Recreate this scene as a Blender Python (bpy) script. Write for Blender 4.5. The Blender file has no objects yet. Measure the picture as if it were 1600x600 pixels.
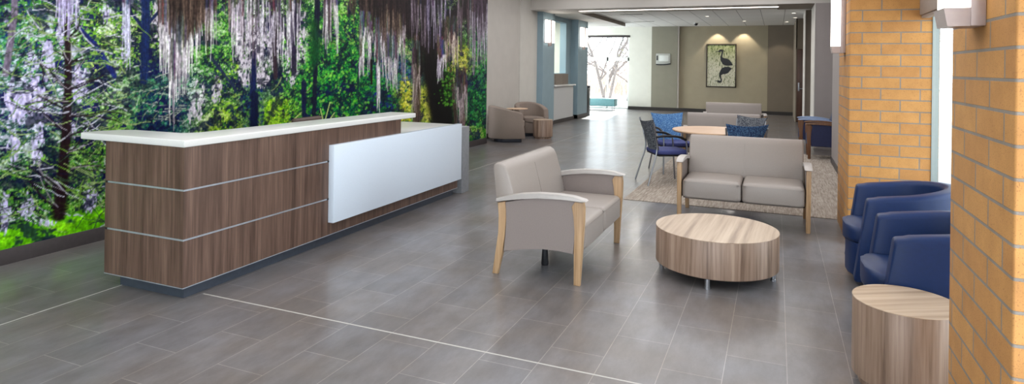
import bpy, bmesh, math, random
import numpy as np
from mathutils import Vector, Matrix
PI = math.pi
C = bpy.context.scene.collection
random.seed(7)

# ------------------------------------------------------------------ colour + materials
def lin(c):
    return tuple(((x/255)/12.92 if x/255 <= .04045 else ((x/255+.055)/1.055)**2.4) for x in c)
def rgba(c): return (*lin(c), 1.0)

class NT:
    """small helper for node trees"""
    def __init__(s, name):
        s.m = bpy.data.materials.new(name); s.m.use_nodes = True
        s.t = s.m.node_tree; s.n = s.t.nodes; s.n.clear()
        s.out = s.n.new('ShaderNodeOutputMaterial')
        s.b = s.n.new('ShaderNodeBsdfPrincipled')
        s.l(s.b.outputs[0], s.out.inputs[0])
    def l(s, a, b): s.t.links.new(a, b)
    def new(s, kind, **kw):
        n = s.n.new('ShaderNode'+kind)
        for k, v in kw.items(): setattr(n, k, v)
        return n
    def coord(s, which='Object', scale=(1,1,1), loc=(0,0,0), rot=(0,0,0)):
        tc = s.new('TexCoord'); mp = s.new('Mapping')
        mp.inputs['Scale'].default_value = scale; mp.inputs['Location'].default_value = loc
        mp.inputs['Rotation'].default_value = rot
        s.l(tc.outputs[which], mp.inputs[0]); return mp.outputs[0]
    def noise(s, vec, scale=5, detail=3, rough=.5, dist=0):
        n = s.new('TexNoise'); n.inputs['Scale'].default_value = scale
        n.inputs['Detail'].default_value = detail; n.inputs['Roughness'].default_value = rough
        n.inputs['Distortion'].default_value = dist
        if vec is not None: s.l(vec, n.inputs['Vector'])
        return n.outputs['Fac']
    def ramp(s, fac, stops, interp='LINEAR'):
        r = s.new('ValToRGB'); cr = r.color_ramp; cr.interpolation = interp
        while len(cr.elements) < len(stops): cr.elements.new(.5)
        for e, (p, c) in zip(cr.elements, stops): e.position = p; e.color = rgba(c)
        s.l(fac, r.inputs[0]); return r.outputs[0]
    def mix(s, fac, a, b, mode='MIX'):
        m = s.new('Mix', data_type='RGBA', blend_type=mode)
        for inp, v in ((m.inputs[0], fac), (m.inputs[6], a), (m.inputs[7], b)):
            if hasattr(v, 'links') or hasattr(v, 'is_linked'): s.l(v, inp)
            elif isinstance(v, tuple): inp.default_value = rgba(v)
            else: inp.default_value = v
        return m.outputs[2]
    def bump(s, h, strength=.2, dist=.01):
        b = s.new('Bump'); b.inputs['Strength'].default_value = strength; b.inputs['Distance'].default_value = dist
        s.l(h, b.inputs['Height']); s.l(b.outputs[0], s.b.inputs['Normal'])
    def rough(s, r): s.b.inputs['Roughness'].default_value = r
    def base(s, c):
        if isinstance(c, tuple): s.b.inputs['Base Color'].default_value = rgba(c)
        else: s.l(c, s.b.inputs['Base Color'])

def plain(name, col, rough=.5, metal=0., var=.05, nscale=30, bump=0., spec=None, coat=0.):
    k = NT(name); v = k.coord()
    f = k.noise(v, nscale, 3)
    lo = tuple(max(0, c*(1-var)) for c in col); hi = tuple(min(255, c*(1+var)) for c in col)
    k.base(k.ramp(f, [(.3, lo), (.7, hi)])); k.rough(rough); k.b.inputs['Metallic'].default_value = metal
    if spec is not None: k.b.inputs['Specular IOR Level'].default_value = spec
    if coat: k.b.inputs['Coat Weight'].default_value = coat
    if bump: k.bump(f, bump, .002)
    return k.m

def grain(name, cols, axis='Z', across=55, rough=.42, coarse=14, bump=.05):
    """wood laminate, grain running along one object axis"""
    k = NT(name)
    i = 'XYZ'.index(axis)
    sc = [1.]*3; sc[i] = .035
    v = k.coord('Object', tuple(sc))
    f1 = k.noise(v, across, 4, .62); f2 = k.noise(v, coarse, 2, .5)
    m = k.new('Math', operation='MULTIPLY'); m.inputs[1].default_value = .55; k.l(f1, m.inputs[0])
    m2 = k.new('Math', operation='MULTIPLY_ADD'); m2.inputs[1].default_value = .45; k.l(f2, m2.inputs[0]); k.l(m.outputs[0], m2.inputs[2])
    n = len(cols)
    k.base(k.ramp(m2.outputs[0], [(.36+.28*j/(n-1), c) for j, c in enumerate(cols)]))
    k.rough(rough); k.bump(m2.outputs[0], bump, .002)
    return k.m

def emit(name, col, strength):
    k = NT(name); k.base(col); k.b.inputs['Emission Color'].default_value = rgba(col)
    k.b.inputs['Emission Strength'].default_value = strength
    return k.m

def pattern_fabric(name, base, spot, spot2, scale=70):
    k = NT(name); v = k.coord()
    f = k.noise(v, scale, 2, .5, .6)
    k.base(k.ramp(f, [(.40, base), (.47, spot2), (.52, base), (.57, spot), (.64, spot), (.68, base)]))
    k.rough(.8); return k.m

def glass_mat(name):
    k = NT(name); k.n.remove(k.b)
    tr = k.new('BsdfTransparent'); tr.inputs[0].default_value = (.97, .99, .985, 1)
    gl = k.new('BsdfGlossy'); gl.inputs['Roughness'].default_value = .02
    fr = k.new('Fresnel'); fr.inputs[0].default_value = 1.45
    mx = k.new('MixShader'); ge = k.new('NewGeometry'); fm = k.new('Math', operation='SUBTRACT'); fm.use_clamp = True
    k.l(fr.outputs[0], fm.inputs[0]); k.l(ge.outputs['Backfacing'], fm.inputs[1]); k.l(fm.outputs[0], mx.inputs[0]); k.l(tr.outputs[0], mx.inputs[1]); k.l(gl.outputs[0], mx.inputs[2])
    k.l(mx.outputs[0], k.out.inputs[0]); return k.m

def brick_mat():
    k = NT('yellow brick')
    tc = k.new('TexCoord'); ge = k.new('NewGeometry')
    s1 = k.new('SeparateXYZ'); k.l(tc.outputs['Object'], s1.inputs[0])
    s2 = k.new('SeparateXYZ'); k.l(ge.outputs['True Normal'], s2.inputs[0])
    ab = k.new('Math', operation='ABSOLUTE'); k.l(s2.outputs[0], ab.inputs[0])
    gt = k.new('Math', operation='GREATER_THAN'); gt.inputs[1].default_value = .5; k.l(ab.outputs[0], gt.inputs[0])
    xs = k.new('Math', operation='ADD'); xs.inputs[1].default_value = .3048*3-.158; k.l(s1.outputs[0], xs.inputs[0])
    ys = k.new('Math', operation='ADD'); ys.inputs[1].default_value = .116; k.l(s1.outputs[1], ys.inputs[0])
    mu = k.new('Mix'); k.l(gt.outputs[0], mu.inputs[0]); k.l(xs.outputs[0], mu.inputs[2]); k.l(ys.outputs[0], mu.inputs[3])
    za = k.new('Math', operation='ADD'); za.inputs[1].default_value = .1016-.0541; k.l(s1.outputs[2], za.inputs[0])
    cb = k.new('CombineXYZ'); k.l(mu.outputs[0], cb.inputs[0]); k.l(za.outputs[0], cb.inputs[1])
    br = k.new('TexBrick'); br.offset = .5; br.offset_frequency = 2
    for a, v in (('Scale', 1.), ('Mortar Size', .0058), ('Mortar Smooth', .15), ('Bias', 0.), ('Brick Width', .3048), ('Row Height', .1016)):
        br.inputs[a].default_value = v
    br.inputs['Color1'].default_value = rgba((200, 147, 84)); br.inputs['Color2'].default_value = rgba((186, 133, 76))
    br.inputs['Mortar'].default_value = rgba((138, 131, 123))
    k.l(cb.outputs[0], br.inputs['Vector'])
    v = k.coord('Object')
    sp = k.noise(v, 210, 2, .6); bl = k.noise(v, 9, 3, .6)
    c1 = k.mix(k.ramp(sp, [(.30, (255,255,255)), (.42, (0,0,0))]), br.outputs['Color'], (158, 108, 66))
    c2 = k.mix(.35, c1, k.ramp(bl, [(.3, (190,180,172)), (.7, (255,255,255))]), 'MULTIPLY')
    k.base(c2); k.rough(.85)
    inv = k.new('Math', operation='SUBTRACT'); inv.inputs[0].default_value = 1.; k.l(br.outputs['Fac'], inv.inputs[1])
    ad = k.new('Math', operation='MULTIPLY_ADD'); ad.inputs[1].default_value = .12; k.l(sp, ad.inputs[0]); k.l(inv.outputs[0], ad.inputs[2])
    k.bump(ad.outputs[0], .7, .006)
    return k.m

def floor_mat():
    k = NT('grey porcelain plank tile')
    tc = k.new('TexCoord'); s1 = k.new('SeparateXYZ'); k.l(tc.outputs['Object'], s1.inputs[0])
    # rows run along Y: brick u = Y, brick v = X
    u = k.new('Math', operation='ADD'); u.inputs[1].default_value = 62-2.795; k.l(s1.outputs[1], u.inputs[0])
    w = k.new('Math', operation='ADD'); w.inputs[1].default_value = 31*2+.24; k.l(s1.outputs[0], w.inputs[0])
    cb = k.new('CombineXYZ'); k.l(u.outputs[0], cb.inputs[0]); k.l(w.outputs[0], cb.inputs[1])
    br = k.new('TexBrick'); br.offset = .5; br.offset_frequency = 2
    for a, v in (('Scale', 1.), ('Mortar Size', .0020), ('Mortar Smooth', .2), ('Bias', 0.), ('Brick Width', .62), ('Row Height', .31)):
        br.inputs[a].default_value = v
    br.inputs['Color1'].default_value = rgba((124, 121, 122)); br.inputs['Color2'].default_value = rgba((114, 112, 114))
    br.inputs['Mortar'].default_value = rgba((164, 160, 156))
    k.l(cb.outputs[0], br.inputs['Vector'])
    v = k.coord('Object', (1.5, .55, 1)); n1 = k.noise(v, 5, 6, .72); 
    v2 = k.coord('Object', (1, 1, 1)); n2 = k.noise(v2, 1.3, 3, .6)
    c = k.mix(.55, br.outputs['Color'], k.ramp(n1, [(.34, (172,166,162)), (.66, (255,255,255))]), 'MULTIPLY')
    c = k.mix(.7, c, k.ramp(n2, [(.38, (228,214,200)), (.62, (246,248,255))]), 'MULTIPLY')
    k.base(c)
    rr = k.new('MapRange'); rr.inputs['To Min'].default_value = .34; rr.inputs['To Max'].default_value = .38
    k.l(n1, rr.inputs[0]); k.l(rr.outputs[0], k.b.inputs['Roughness'])
    k.b.inputs['Specular IOR Level'].default_value = .4
    k.b.inputs['Coat Weight'].default_value = .35; k.b.inputs['Coat Roughness'].default_value = .16; k.b.inputs['Coat IOR'].default_value = 1.5
    inv = k.new('Math', operation='SUBTRACT'); inv.inputs[0].default_value = 1.; k.l(br.outputs['Fac'], inv.inputs[1])
    k.bump(inv.outputs[0], .15, .002)
    return k.m

def carpet_mat():
    k = NT('sand carpet'); v = k.coord('Object', (1, .09, 1))
    f = k.noise(v, 60, 3, .6, .25); v2 = k.coord('Object'); g = k.noise(v2, 320, 2)
    c = k.ramp(f, [(.3, (136,124,113)), (.5, (168,156,144)), (.7, (194,184,173))])
    c = k.mix(.3, c, k.ramp(g, [(.3, (165,160,155)), (.7, (255,255,255))]), 'MULTIPLY')
    k.base(c); k.rough(.95); k.bump(g, .4, .004); return k.m

def ceiling_tile_mat():
    k = NT('white acoustic ceiling tile'); tc = k.new('TexCoord')
    mp = k.new('Mapping'); mp.inputs['Rotation'].default_value = (0, 0, PI/2); mp.inputs['Location'].default_value = (20, 20-.06, 0); k.l(tc.outputs['Object'], mp.inputs[0])
    br = k.new('TexBrick'); br.offset = 0
    for a, v in (('Scale', 1.), ('Mortar Size', .008), ('Mortar Smooth', .0), ('Brick Width', 1.22), ('Row Height', .61)): br.inputs[a].default_value = v
    br.inputs['Color1'].default_value = rgba((228,226,222)); br.inputs['Color2'].default_value = rgba((222,220,216)); br.inputs['Mortar'].default_value = rgba((150,147,143))
    k.l(mp.outputs[0], br.inputs['Vector']); k.base(br.outputs['Color']); k.rough(.9); return k.m

M = {}
M['brick'] = brick_mat(); M['floor'] = floor_mat(); M['carpet'] = carpet_mat(); M['ceil_tile'] = ceiling_tile_mat()
M['ceil_white'] = plain('white ceiling paint', (226,224,218), .9, var=.01)
M['wall_cream'] = plain('cream wall paint', (192,187,181), .7, var=.012, nscale=4)
M['wall_white'] = plain('off white wall paint', (206,203,197), .7, var=.012, nscale=4)
M['wall_grey'] = plain('cool grey wall paint', (150,142,140), .7, var=.012, nscale=4)
M['wall_sage'] = plain('sage grey wall paint', (134,131,116), .7, var=.015, nscale=4)
M['wall_pale'] = plain('pale green white paint', (214,214,204), .7, var=.012, nscale=4)
M['wall_beige'] = plain('beige wall paint', (158,149,127), .7, var=.015, nscale=4)
M['wall_taupe'] = plain('dark taupe wall paint', (118,108,94), .7, var=.015, nscale=4)
M['wall_brown'] = plain('brown header paint', (122,112,102), .7, var=.015, nscale=4)
M['blue_wall'] = plain('dusty blue wall paint', (140,163,174), .6, var=.015, nscale=4)
M['base_dark'] = plain('dark grey rubber baseboard', (62,56,56), .5, var=.05)
M['base_black'] = plain('charcoal baseboard', (38,34,32), .5, var=.05)
M['desk_wood'] = grain('walnut laminate vertical grain', [(62,45,37),(83,63,53),(98,76,65),(112,89,77)], 'Z', 60)
M['desk_quartz'] = plain('white quartz', (214,214,212), .22, var=.03, nscale=400)
M['white_panel'] = plain('glossy white panel', (208,219,232), .2, var=.01, nscale=200)
M['alu'] = plain('brushed aluminium strip', (186,194,204), .35, metal=.7, var=.03)
M['kick'] = plain('blue grey toe kick', (56,62,72), .35, var=.05)
M['grey_lam'] = plain('grey laminate end panel', (126,128,132), .45, var=.05)
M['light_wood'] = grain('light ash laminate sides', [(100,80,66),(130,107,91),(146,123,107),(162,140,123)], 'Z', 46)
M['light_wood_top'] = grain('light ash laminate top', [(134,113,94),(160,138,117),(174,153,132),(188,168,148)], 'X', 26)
M['dining_top'] = grain('maple laminate top', [(190,156,128),(206,172,142),(216,184,155)], 'X', 26)
M['beech'] = grain('beech wood', [(146,116,84),(170,138,103),(186,156,122)], 'Z', 70)
M['brown_wood'] = grain('brown stained wood', [(88,56,34),(112,74,46),(128,88,58)], 'Z', 70)
M['steel'] = plain('satin chrome', (160,162,168), .32, metal=1., var=.02)
M['dark_metal'] = plain('black metal', (28,28,32), .4, metal=.3)
M['taupe_vinyl'] = plain('taupe grey upholstery', (142,133,127), .42, var=.015, nscale=120, bump=.04)
M['taupe_panel'] = plain('taupe side panel upholstery', (128,117,113), .55, var=.015, nscale=120, bump=.04)
M['arm_cap'] = plain('pale grey moulded arm cap', (170,164,160), .35, var=.01)
M['under'] = plain('dark under frame', (42,38,38), .7)
M['blue_vinyl'] = plain('navy blue vinyl', (20,40,80), .45, var=.03, nscale=60, bump=.05, spec=.25)
M['blue_dark'] = plain('dark navy plinth', (20,25,40), .5)
M['navy_fab'] = plain('navy chair fabric', (30,38,78), .6, var=.05)
M['sky_cap'] = plain('pale blue arm cap', (150,170,205), .35, var=.02)
M['seat_blue'] = plain('royal blue seat fabric', (58,66,122), .75, var=.06, nscale=90)
M['pat_char'] = pattern_fabric('charcoal patterned mesh', (44,48,60), (132,136,140), (92,98,108))
M['pat_blue'] = pattern_fabric('sky blue patterned mesh', (66,118,178), (122,168,210), (48,86,140))
M['pat_mid'] = pattern_fabric('navy and blue patterned mesh', (32,52,92), (92,136,180), (48,86,136))
M['lobby_fab'] = plain('warm grey tub chair fabric', (134,120,110), .8, var=.04, nscale=150)
M['teal'] = plain('teal bench vinyl', (110,160,166), .5, var=.03)
M['glass'] = glass_mat('window glass')
M['frame_white'] = plain('pale window frame', (214,218,214), .4, var=.01)
M['frame_alu'] = plain('silver window frame', (150,158,156), .4, metal=.4, var=.01)
M['sconce_box'] = plain('pinkish satin nickel', (176,160,156), .4, metal=.35, var=.02)
M['lens'] = emit('lit sconce lens', (255,248,238), 4.5)
M['led'] = emit('lit led strip lens', (255,243,232), 5)
M['down'] = emit('lit downlight lens', (255,244,225), 5.)
M['troffer'] = emit('lit ceiling panel lens', (250,250,255), 3.)
M['door_wood'] = grain('dark brown door veneer', [(52,30,20),(70,42,28),(84,52,36)], 'Z', 40)
M['stone'] = plain('grey brown stone ledge', (128,118,110), .6, var=.08)
M['counter_front'] = plain('pale grey counter front', (196,198,200), .4, var=.01)
M['picture_frame'] = plain('dark bronze picture frame', (52,44,36), .4, var=.06)
M['ink'] = plain('blue black ink', (22,26,34), .6, var=.2)
M['plaque'] = plain('frosted plaque', (176,178,172), .3, var=.03)
M['bark'] = plain('grey bark', (104,96,94), .9, var=.15, nscale=20)
M['brush'] = plain('dry brush twigs', (190,172,160), .9, var=.15)
M['leaf'] = plain('pale winter leaves', (170,186,120), .9, var=.2)
M['outside'] = plain('pale concrete paving', (214,212,206), .9, var=.03, nscale=3)
M['grout_line'] = plain('pale expansion joint', (172,168,163), .5, var=.02)
M['shade'] = plain('roller shade cassette', (168,158,152), .6, var=.02)
M['leather'] = plain('brown leather', (70,52,44), .5, var=.06)

# ------------------------------------------------------------------ mesh helpers
def obj(name, bm, mat, parent=None, smooth=35, kind=None):
    bmesh.ops.recalc_face_normals(bm, faces=bm.faces)
    me = bpy.data.meshes.new(name); bm.to_mesh(me); bm.free()
    o = bpy.data.objects.new(name, me); C.objects.link(o)
    me.materials.append(M[mat] if isinstance(mat, str) else mat)
    if smooth:
        me.polygons.foreach_set('use_smooth', [True]*len(me.polygons))
        me.set_sharp_from_angle(angle=math.radians(smooth))
    if parent is not None: o.parent = parent
    if kind: o['kind'] = kind
    return o
def struct(name, bm, mat, parent=None, smooth=35):
    return obj(name, bm, mat, parent, smooth, None if parent else 'structure')
def tag(o, label, cat, group=None):
    o['label'] = label; o['category'] = cat
    if group: o['group'] = group
    return o
def thing(name, label, cat, loc=(0,0,0), rz=0., group=None):
    o = bpy.data.objects.new(name, None); C.objects.link(o); o.empty_display_size = .1
    o.location = loc; o.rotation_euler = (0, 0, rz)
    return tag(o, label, cat, group)
def dup(root, loc, rz, label, group=None):
    r = root.copy(); C.objects.link(r); r.location = loc; r.rotation_euler = (0, 0, rz); r['label'] = label
    if group: r['group'] = group
    for ch in list(root.children):
        c = ch.copy(); C.objects.link(c); c.parent = r
        for g in ch.children:
            d = g.copy(); C.objects.link(d); d.parent = c
    return r
def box(bm, x0, x1, y0, y1, z0, z1, bev=0., segs=2):
    vs = [bm.verts.new((x, y, z)) for x in (x0, x1) for y in (y0, y1) for z in (z0, z1)]
    fs = [bm.faces.new([vs[i] for i in q]) for q in ((0,1,3,2),(4,6,7,5),(0,4,5,1),(2,3,7,6),(0,2,6,4),(1,5,7,3))]
    if bev:
        es = list({e for f in fs for e in f.edges})
        bmesh.ops.bevel(bm, geom=es, offset=bev, segments=segs, profile=.5, affect='EDGES')
    return bm
def B(*a, **k): return box(bmesh.new(), *a, **k)
def prism(bm, pts, a0, a1, axis='x', bev=0., segs=2):
    """extrude a closed polygon; axis x: pts are (y,z); axis y: pts (x,z); axis z: pts (x,y)"""
    def P(p, a): return {'x': (a, p[0], p[1]), 'y': (p[0], a, p[1]), 'z': (p[0], p[1], a)}[axis]
    v0 = [bm.verts.new(P(p, a0)) for p in pts]; v1 = [bm.verts.new(P(p, a1)) for p in pts]; n = len(pts)
    f0 = bm.faces.new(v0); f1 = bm.faces.new(v1[::-1]); es = list(f0.edges)+list(f1.edges)
    for i in range(n): bm.faces.new((v0[i], v1[i], v1[(i+1) % n], v0[(i+1) % n]))
    if bev: bmesh.ops.bevel(bm, geom=es, offset=bev, segments=segs, profile=.5, affect='EDGES')
    return bm
def lathe(bm, prof, n=48, cx=0, cy=0):
    rings = []
    for r, z in prof:
        if r < 1e-5: rings.append([bm.verts.new((cx, cy, z))])
        else: rings.append([bm.verts.new((cx+r*math.cos(2*PI*i/n), cy+r*math.sin(2*PI*i/n), z)) for i in range(n)])
    for a, b in zip(rings, rings[1:]):
        for i in range(n):
            j = (i+1) % n
            if len(a) == 1 and len(b) == 1: continue
            if len(a) == 1: bm.faces.new((a[0], b[i], b[j]))
            elif len(b) == 1: bm.faces.new((a[i], b[0], a[j]))
            else: bm.faces.new((a[i], b[i], b[j], a[j]))
    return bm
def tube(bm, pts, rad, n=10, cap=True):
    pts = [Vector(p) for p in pts]; rings = []
    rs = rad if isinstance(rad, (list, tuple)) else [rad]*len(pts)
    up = Vector((.123, .321, .94)).normalized()
    for i, p in enumerate(pts):
        d = (pts[min(i+1, len(pts)-1)]-pts[max(i-1, 0)]).normalized()
        a = d.cross(up)
        if a.length < .05: a = d.cross(Vector((1, 0, 0)))
        a.normalize(); b = d.cross(a)
        rings.append([bm.verts.new(p+(a*math.cos(2*PI*k/n)+b*math.sin(2*PI*k/n))*rs[i]) for k in range(n)])
    for a, b in zip(rings, rings[1:]):
        for k in range(n): bm.faces.new((a[k], a[(k+1) % n], b[(k+1) % n], b[k]))
    if cap:
        bm.faces.new(rings[0][::-1]); bm.faces.new(rings[-1])
    return bm
def smooth_path(pts, n=8):
    """catmull-rom through the points"""
    P = [Vector(p) for p in pts]; P = [P[0]*2-P[1]]+P+[P[-1]*2-P[-2]]; out = []
    for i in range(1, len(P)-2):
        for k in range(n):
            t = k/n; a, b, c, d = P[i-1:i+3]
            out.append(.5*((2*b)+(c-a)*t+(2*a-5*b+4*c-d)*t*t+(3*b-a-3*c+d)*t**3))
    out.append(P[-2]); return out
def rbox(x0, x1, y0, y1, z0, z1, r=.03, segs=4, puff=0.):
    bm = bmesh.new(); box(bm, x0, x1, y0, y1, z0, z1)
    if puff:
        bmesh.ops.subdivide_edges(bm, edges=bm.edges[:], cuts=7, use_grid_fill=True)
        cx, cy, cz = (x0+x1)/2, (y0+y1)/2, (z0+z1)/2; hx, hy, hz = (x1-x0)/2, (y1-y0)/2, (z1-z0)/2
        for v in bm.verts:
            a, b, c = (v.co.x-cx)/hx, (v.co.y-cy)/hy, (v.co.z-cz)/hz
            # pull into a superellipsoid-like cushion, then puff the large faces
            q = r
            for u, hu, i in ((a, hx, 0), (b, hy, 1), (c, hz, 2)): pass
            if abs(c) > .999: v.co.z += puff*(1-a*a)*(1-b*b)*(1 if c > 0 else -.2)
            if abs(b) > .999: v.co.y += puff*.7*(1-a*a)*(1-c*c)*(1 if b > 0 else -1)
        es = [e for e in bm.edges if len(e.link_faces) == 2 and e.calc_face_angle(0) > .9]
        bmesh.ops.bevel(bm, geom=es, offset=r, segments=segs, profile=.5, affect='EDGES')
        return bm
    bmesh.ops.bevel(bm, geom=bm.edges[:], offset=r, segments=segs, profile=.5, affect='EDGES')
    return bm

# ------------------------------------------------------------------ camera
H = 1.6
yaw, roll = -.3977, .0132
cyw, syw, cr, sr = math.cos(yaw), math.sin(yaw), math.cos(roll), math.sin(roll)
A = Matrix(((cyw, -syw, 0), (syw, cyw, 0), (0, 0, 1)))
Bm = Matrix(((1, 0, 0), (0, 0, -1), (0, 1, 0)))
Z = Matrix(((cr, -sr, 0), (sr, cr, 0), (0, 0, 1)))
W = Z @ Bm @ A                      # world -> x right, y down, z forward
cd = bpy.data.cameras.new('camera'); cam = bpy.data.objects.new('camera', cd); C.objects.link(cam)
right, down, fwd = Vector(W[0]), Vector(W[1]), Vector(W[2])
mw = Matrix((right, -down, -fwd)).transposed().to_4x4(); mw.translation = (0, 0, H)
cam.matrix_world = mw
cd.sensor_width = 36; cd.lens = 983.4/1600*36; cd.shift_x = -.00025; cd.shift_y = -(300-104)/1600
cd.clip_start = .05; cd.clip_end = 200
bpy.context.scene.camera = cam

# ------------------------------------------------------------------ setting
XM, XL, XR = -5.55, -5.72, .90      # mural wall, lobby blue columns, right wall face
HC = 3.6                            # front room ceiling
LC = 3.2                            # lobby ceiling
struct('floor', B(-10, 3.2, -4.5, 24.9, -.1, 0), 'floor')
struct('floor_carpet', B(-1.70, XR+.6, 7.6, 13.2, .0005, .006), 'carpet')
bm = bmesh.new(); box(bm, -3.64, XR+.4, 3.191, 3.202, -.002, .0012); struct('trim_1', bm, 'grout_line')
bm = bmesh.new(); box(bm, -4.305, -4.296, -4.4, 15.2, -.002, .0012); struct('trim_2', bm, 'grout_line')
struct('wall_left', B(XM-.2, XM, -4.5, 11.87, 0, HC), 'wall_cream')
struct('baseboard_left', B(XM, XM+.018, -4.4, 11.86, 0, .12, bev=.004), 'base_dark')
struct('wall_lobby_left', B(-6.1, -5.90, 11.87, 14.5, 0, HC), 'wall_cream')
struct('wall_lobby_return', B(-6.1, -5.885, 14.5, 15.7, 0, HC), 'wall_white')  # wall continues in a brighter tone past the joint
struct('baseboard_lobby_left', B(-5.9, -5.87, 11.9, 15.7, 0, .11), 'base_dark')
# blue column, recess with reception window, blue column
struct('column_blue_1', B(-6.3, XL, 15.7, 16.64, 0, LC), 'blue_wall')
struct('baseboard_column_1', B(-6.0, XL+.012, 15.69, 16.64, 0, .1), 'base_dark')
bm = bmesh.new()
box(bm, -6.15, -5.95, 16.64, 18.40, 0, 1.42); box(bm, -6.15, -5.95, 16.64, 18.40, 2.95, LC)
box(bm, -6.15, -5.95, 18.40, 18.95, 0, LC); struct('wall_recess', bm, 'blue_wall')
struct('column_blue_2', B(-6.3, XL, 18.9, 19.98, 0, LC), 'blue_wall')
struct('baseboard_column_2', B(-6.0, XL+.012, 18.9, 20.0, 0, .12), 'base_dark')
struct('wall_office', B(-8.6, -8.45, 12.2, 19.9, 0, LC), 'wall_pale')
struct('wall_office_end', B(-9.9, -6.3, 19.8, 19.95, 0, LC), 'wall_pale')
struct('ceiling_office', B(-8.6, -6.1, 12, 19.9, LC-.1, LC), 'ceil_white')
t = thing('transaction_counter', 'pale reception counter with white top between the two blue columns', 'counter', (-5.8, 17.6, 0))
obj('front_panel', B(-.145, .07, -.95, .88, .11, 1.05), 'counter_front', t)
obj('counter_top', B(-.145, .13, -.95, .98, 1.05, 1.09, bev=.008), 'desk_quartz', t)
obj('toe_kick', B(-.145, .05, -.95, 1.05, 0, .11), 'base_dark', t)
for a, b in ((-.93, -.42), (-.40, .28), (.30, .80)): obj('stone_panel', B(-.145, -.07, a, b, 1.09, 1.40), 'stone', t)
# lobby shell
struct('ceiling_lobby', B(-10, 2.2, 16.4, 24.6, LC, LC+.15), 'ceil_tile')
bm = bmesh.new(); box(bm, -6.3, -5.02, 15.3, 22.2, 3.09, LC-.001); struct('ceiling_soffit', bm, 'wall_cream')
struct('trim_soffit', B(-5.02, -4.985, 16.5, 22.22, 3.085, LC-.001), 'wall_brown')
struct('ceiling_header', B(-6.1, 2.2, 15.2, 16.5, 3.07, HC), 'wall_cream')
struct('trim_header', B(-.0, .765, 15.23, 16.5, 3.062, 3.0702), 'wall_brown')
struct('ceiling', B(-6.1, 3.2, -4.5, 15.9, HC, HC+.15), 'ceil_white')
# far wall
FY = 24.4
bm = bmesh.new()
box(bm, -10, -9.4, FY, FY+.25, 0, LC); box(bm, -9.5, -5.31, FY, FY+.25, 2.89, LC)
box(bm, -5.31, -4.42, FY, FY+.25, 0, LC); struct('wall_far_window', bm, 'wall_pale')
struct('wall_far_sage', B(-4.42, -3.46, FY-.12, FY+.25, 0, LC), 'wall_sage')
struct('trim_3', B(-3.46, -3.40, FY-.10, FY+.25, .1, LC), 'wall_cream')
struct('wall_far', B(-3.40, -.30, FY+.02, FY+.25, 0, LC), 'wall_beige')
struct('wall_far_dark', B(-.30, .72, FY-.06, FY+.25, 0, LC), 'wall_taupe')
struct('baseboard_far', B(-5.30, .70, FY-.14, FY-.02, 0, .12), 'base_black')
struct('wall_end_left', B(-10, -9.8, 19.9, 24.5, 0, LC), 'wall_pale')
# wall that holds the dark door, and the pocket beside it
bm = bmesh.new(); box(bm, .545, .575, 21.3, FY, 0, LC); box(bm, .545, 1.9, 21.3, 21.4, 2.26, LC); box(bm, 1.49, 1.9, 21.3, 21.4, 0, 2.26); box(bm, .56, 1.9, 21.42, 21.55, 0, LC)
struct('wall_door', bm, 'wall_taupe')
d = struct('door_1', B(.58, 1.485, 21.28, 21.33, .02, 2.25, bev=.003), 'door_wood')
bm = bmesh.new(); tube(bm, [(.635, 21.28, 1.04), (.635, 21.23, 1.04)], .012); tube(bm, [(.635, 21.23, 1.04), (.745, 21.23, 1.04)], .013)
box(bm, .61, .66, 21.265, 21.283, .96, 1.22, bev=.004); obj('door_handle', bm, 'steel', d)
struct('column_lobby_1', B(.70, 1.3, 18.4, 19.65, 0, LC), 'wall_brown')
struct('trim_4', B(.685, .70, 18.38, 19.66, 0, LC), 'wall_cream')  # left face of the column, a slab paler than its front
struct('column_lobby_2', B(.765, 2.2, 15.2, 16.64, 0, 3.07), 'wall_grey')
struct('trim_5', B(.752, .766, 15.19, 16.64, 0, 3.07), 'wall_white')  # left face of the grey column, toned paler than the front
struct('wall_lobby_right', B(1.3, 1.5, 16.5, 21.3, 0, LC), 'wall_taupe')
struct('wall_alcove', B(1.5, 1.7, 12.2, 15.2, 0, HC), 'wall_grey')
struct('wall_right', B(XR, 1.3, 7.575, 12.3, 0, HC), 'wall_grey')
struct('baseboard_right', B(XR-.014, XR, 7.575, 12.31, 0, .1), 'base_dark')
# brick piers
def brick(name, x0, x1, y0, y1, dx=0., dz=0.):
    bm = bmesh.new(); box(bm, x0-dx, x1-dx, y0, y1, -dz, HC-dz)
    es = [e for e in bm.edges if abs(e.verts[0].co.z-e.verts[1].co.z) > 1]
    bmesh.ops.bevel(bm, geom=es, offset=.008, segments=3, profile=.5, affect='EDGES')
    o = struct(name, bm, 'brick'); o.location = (dx, 0, dz); return o
brick('column_brick_1', .617, 1.30, 6.54, 7.575, -.05, -.032)
brick('column_brick_2', .675, 1.45, 2.375, 3.135)
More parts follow.
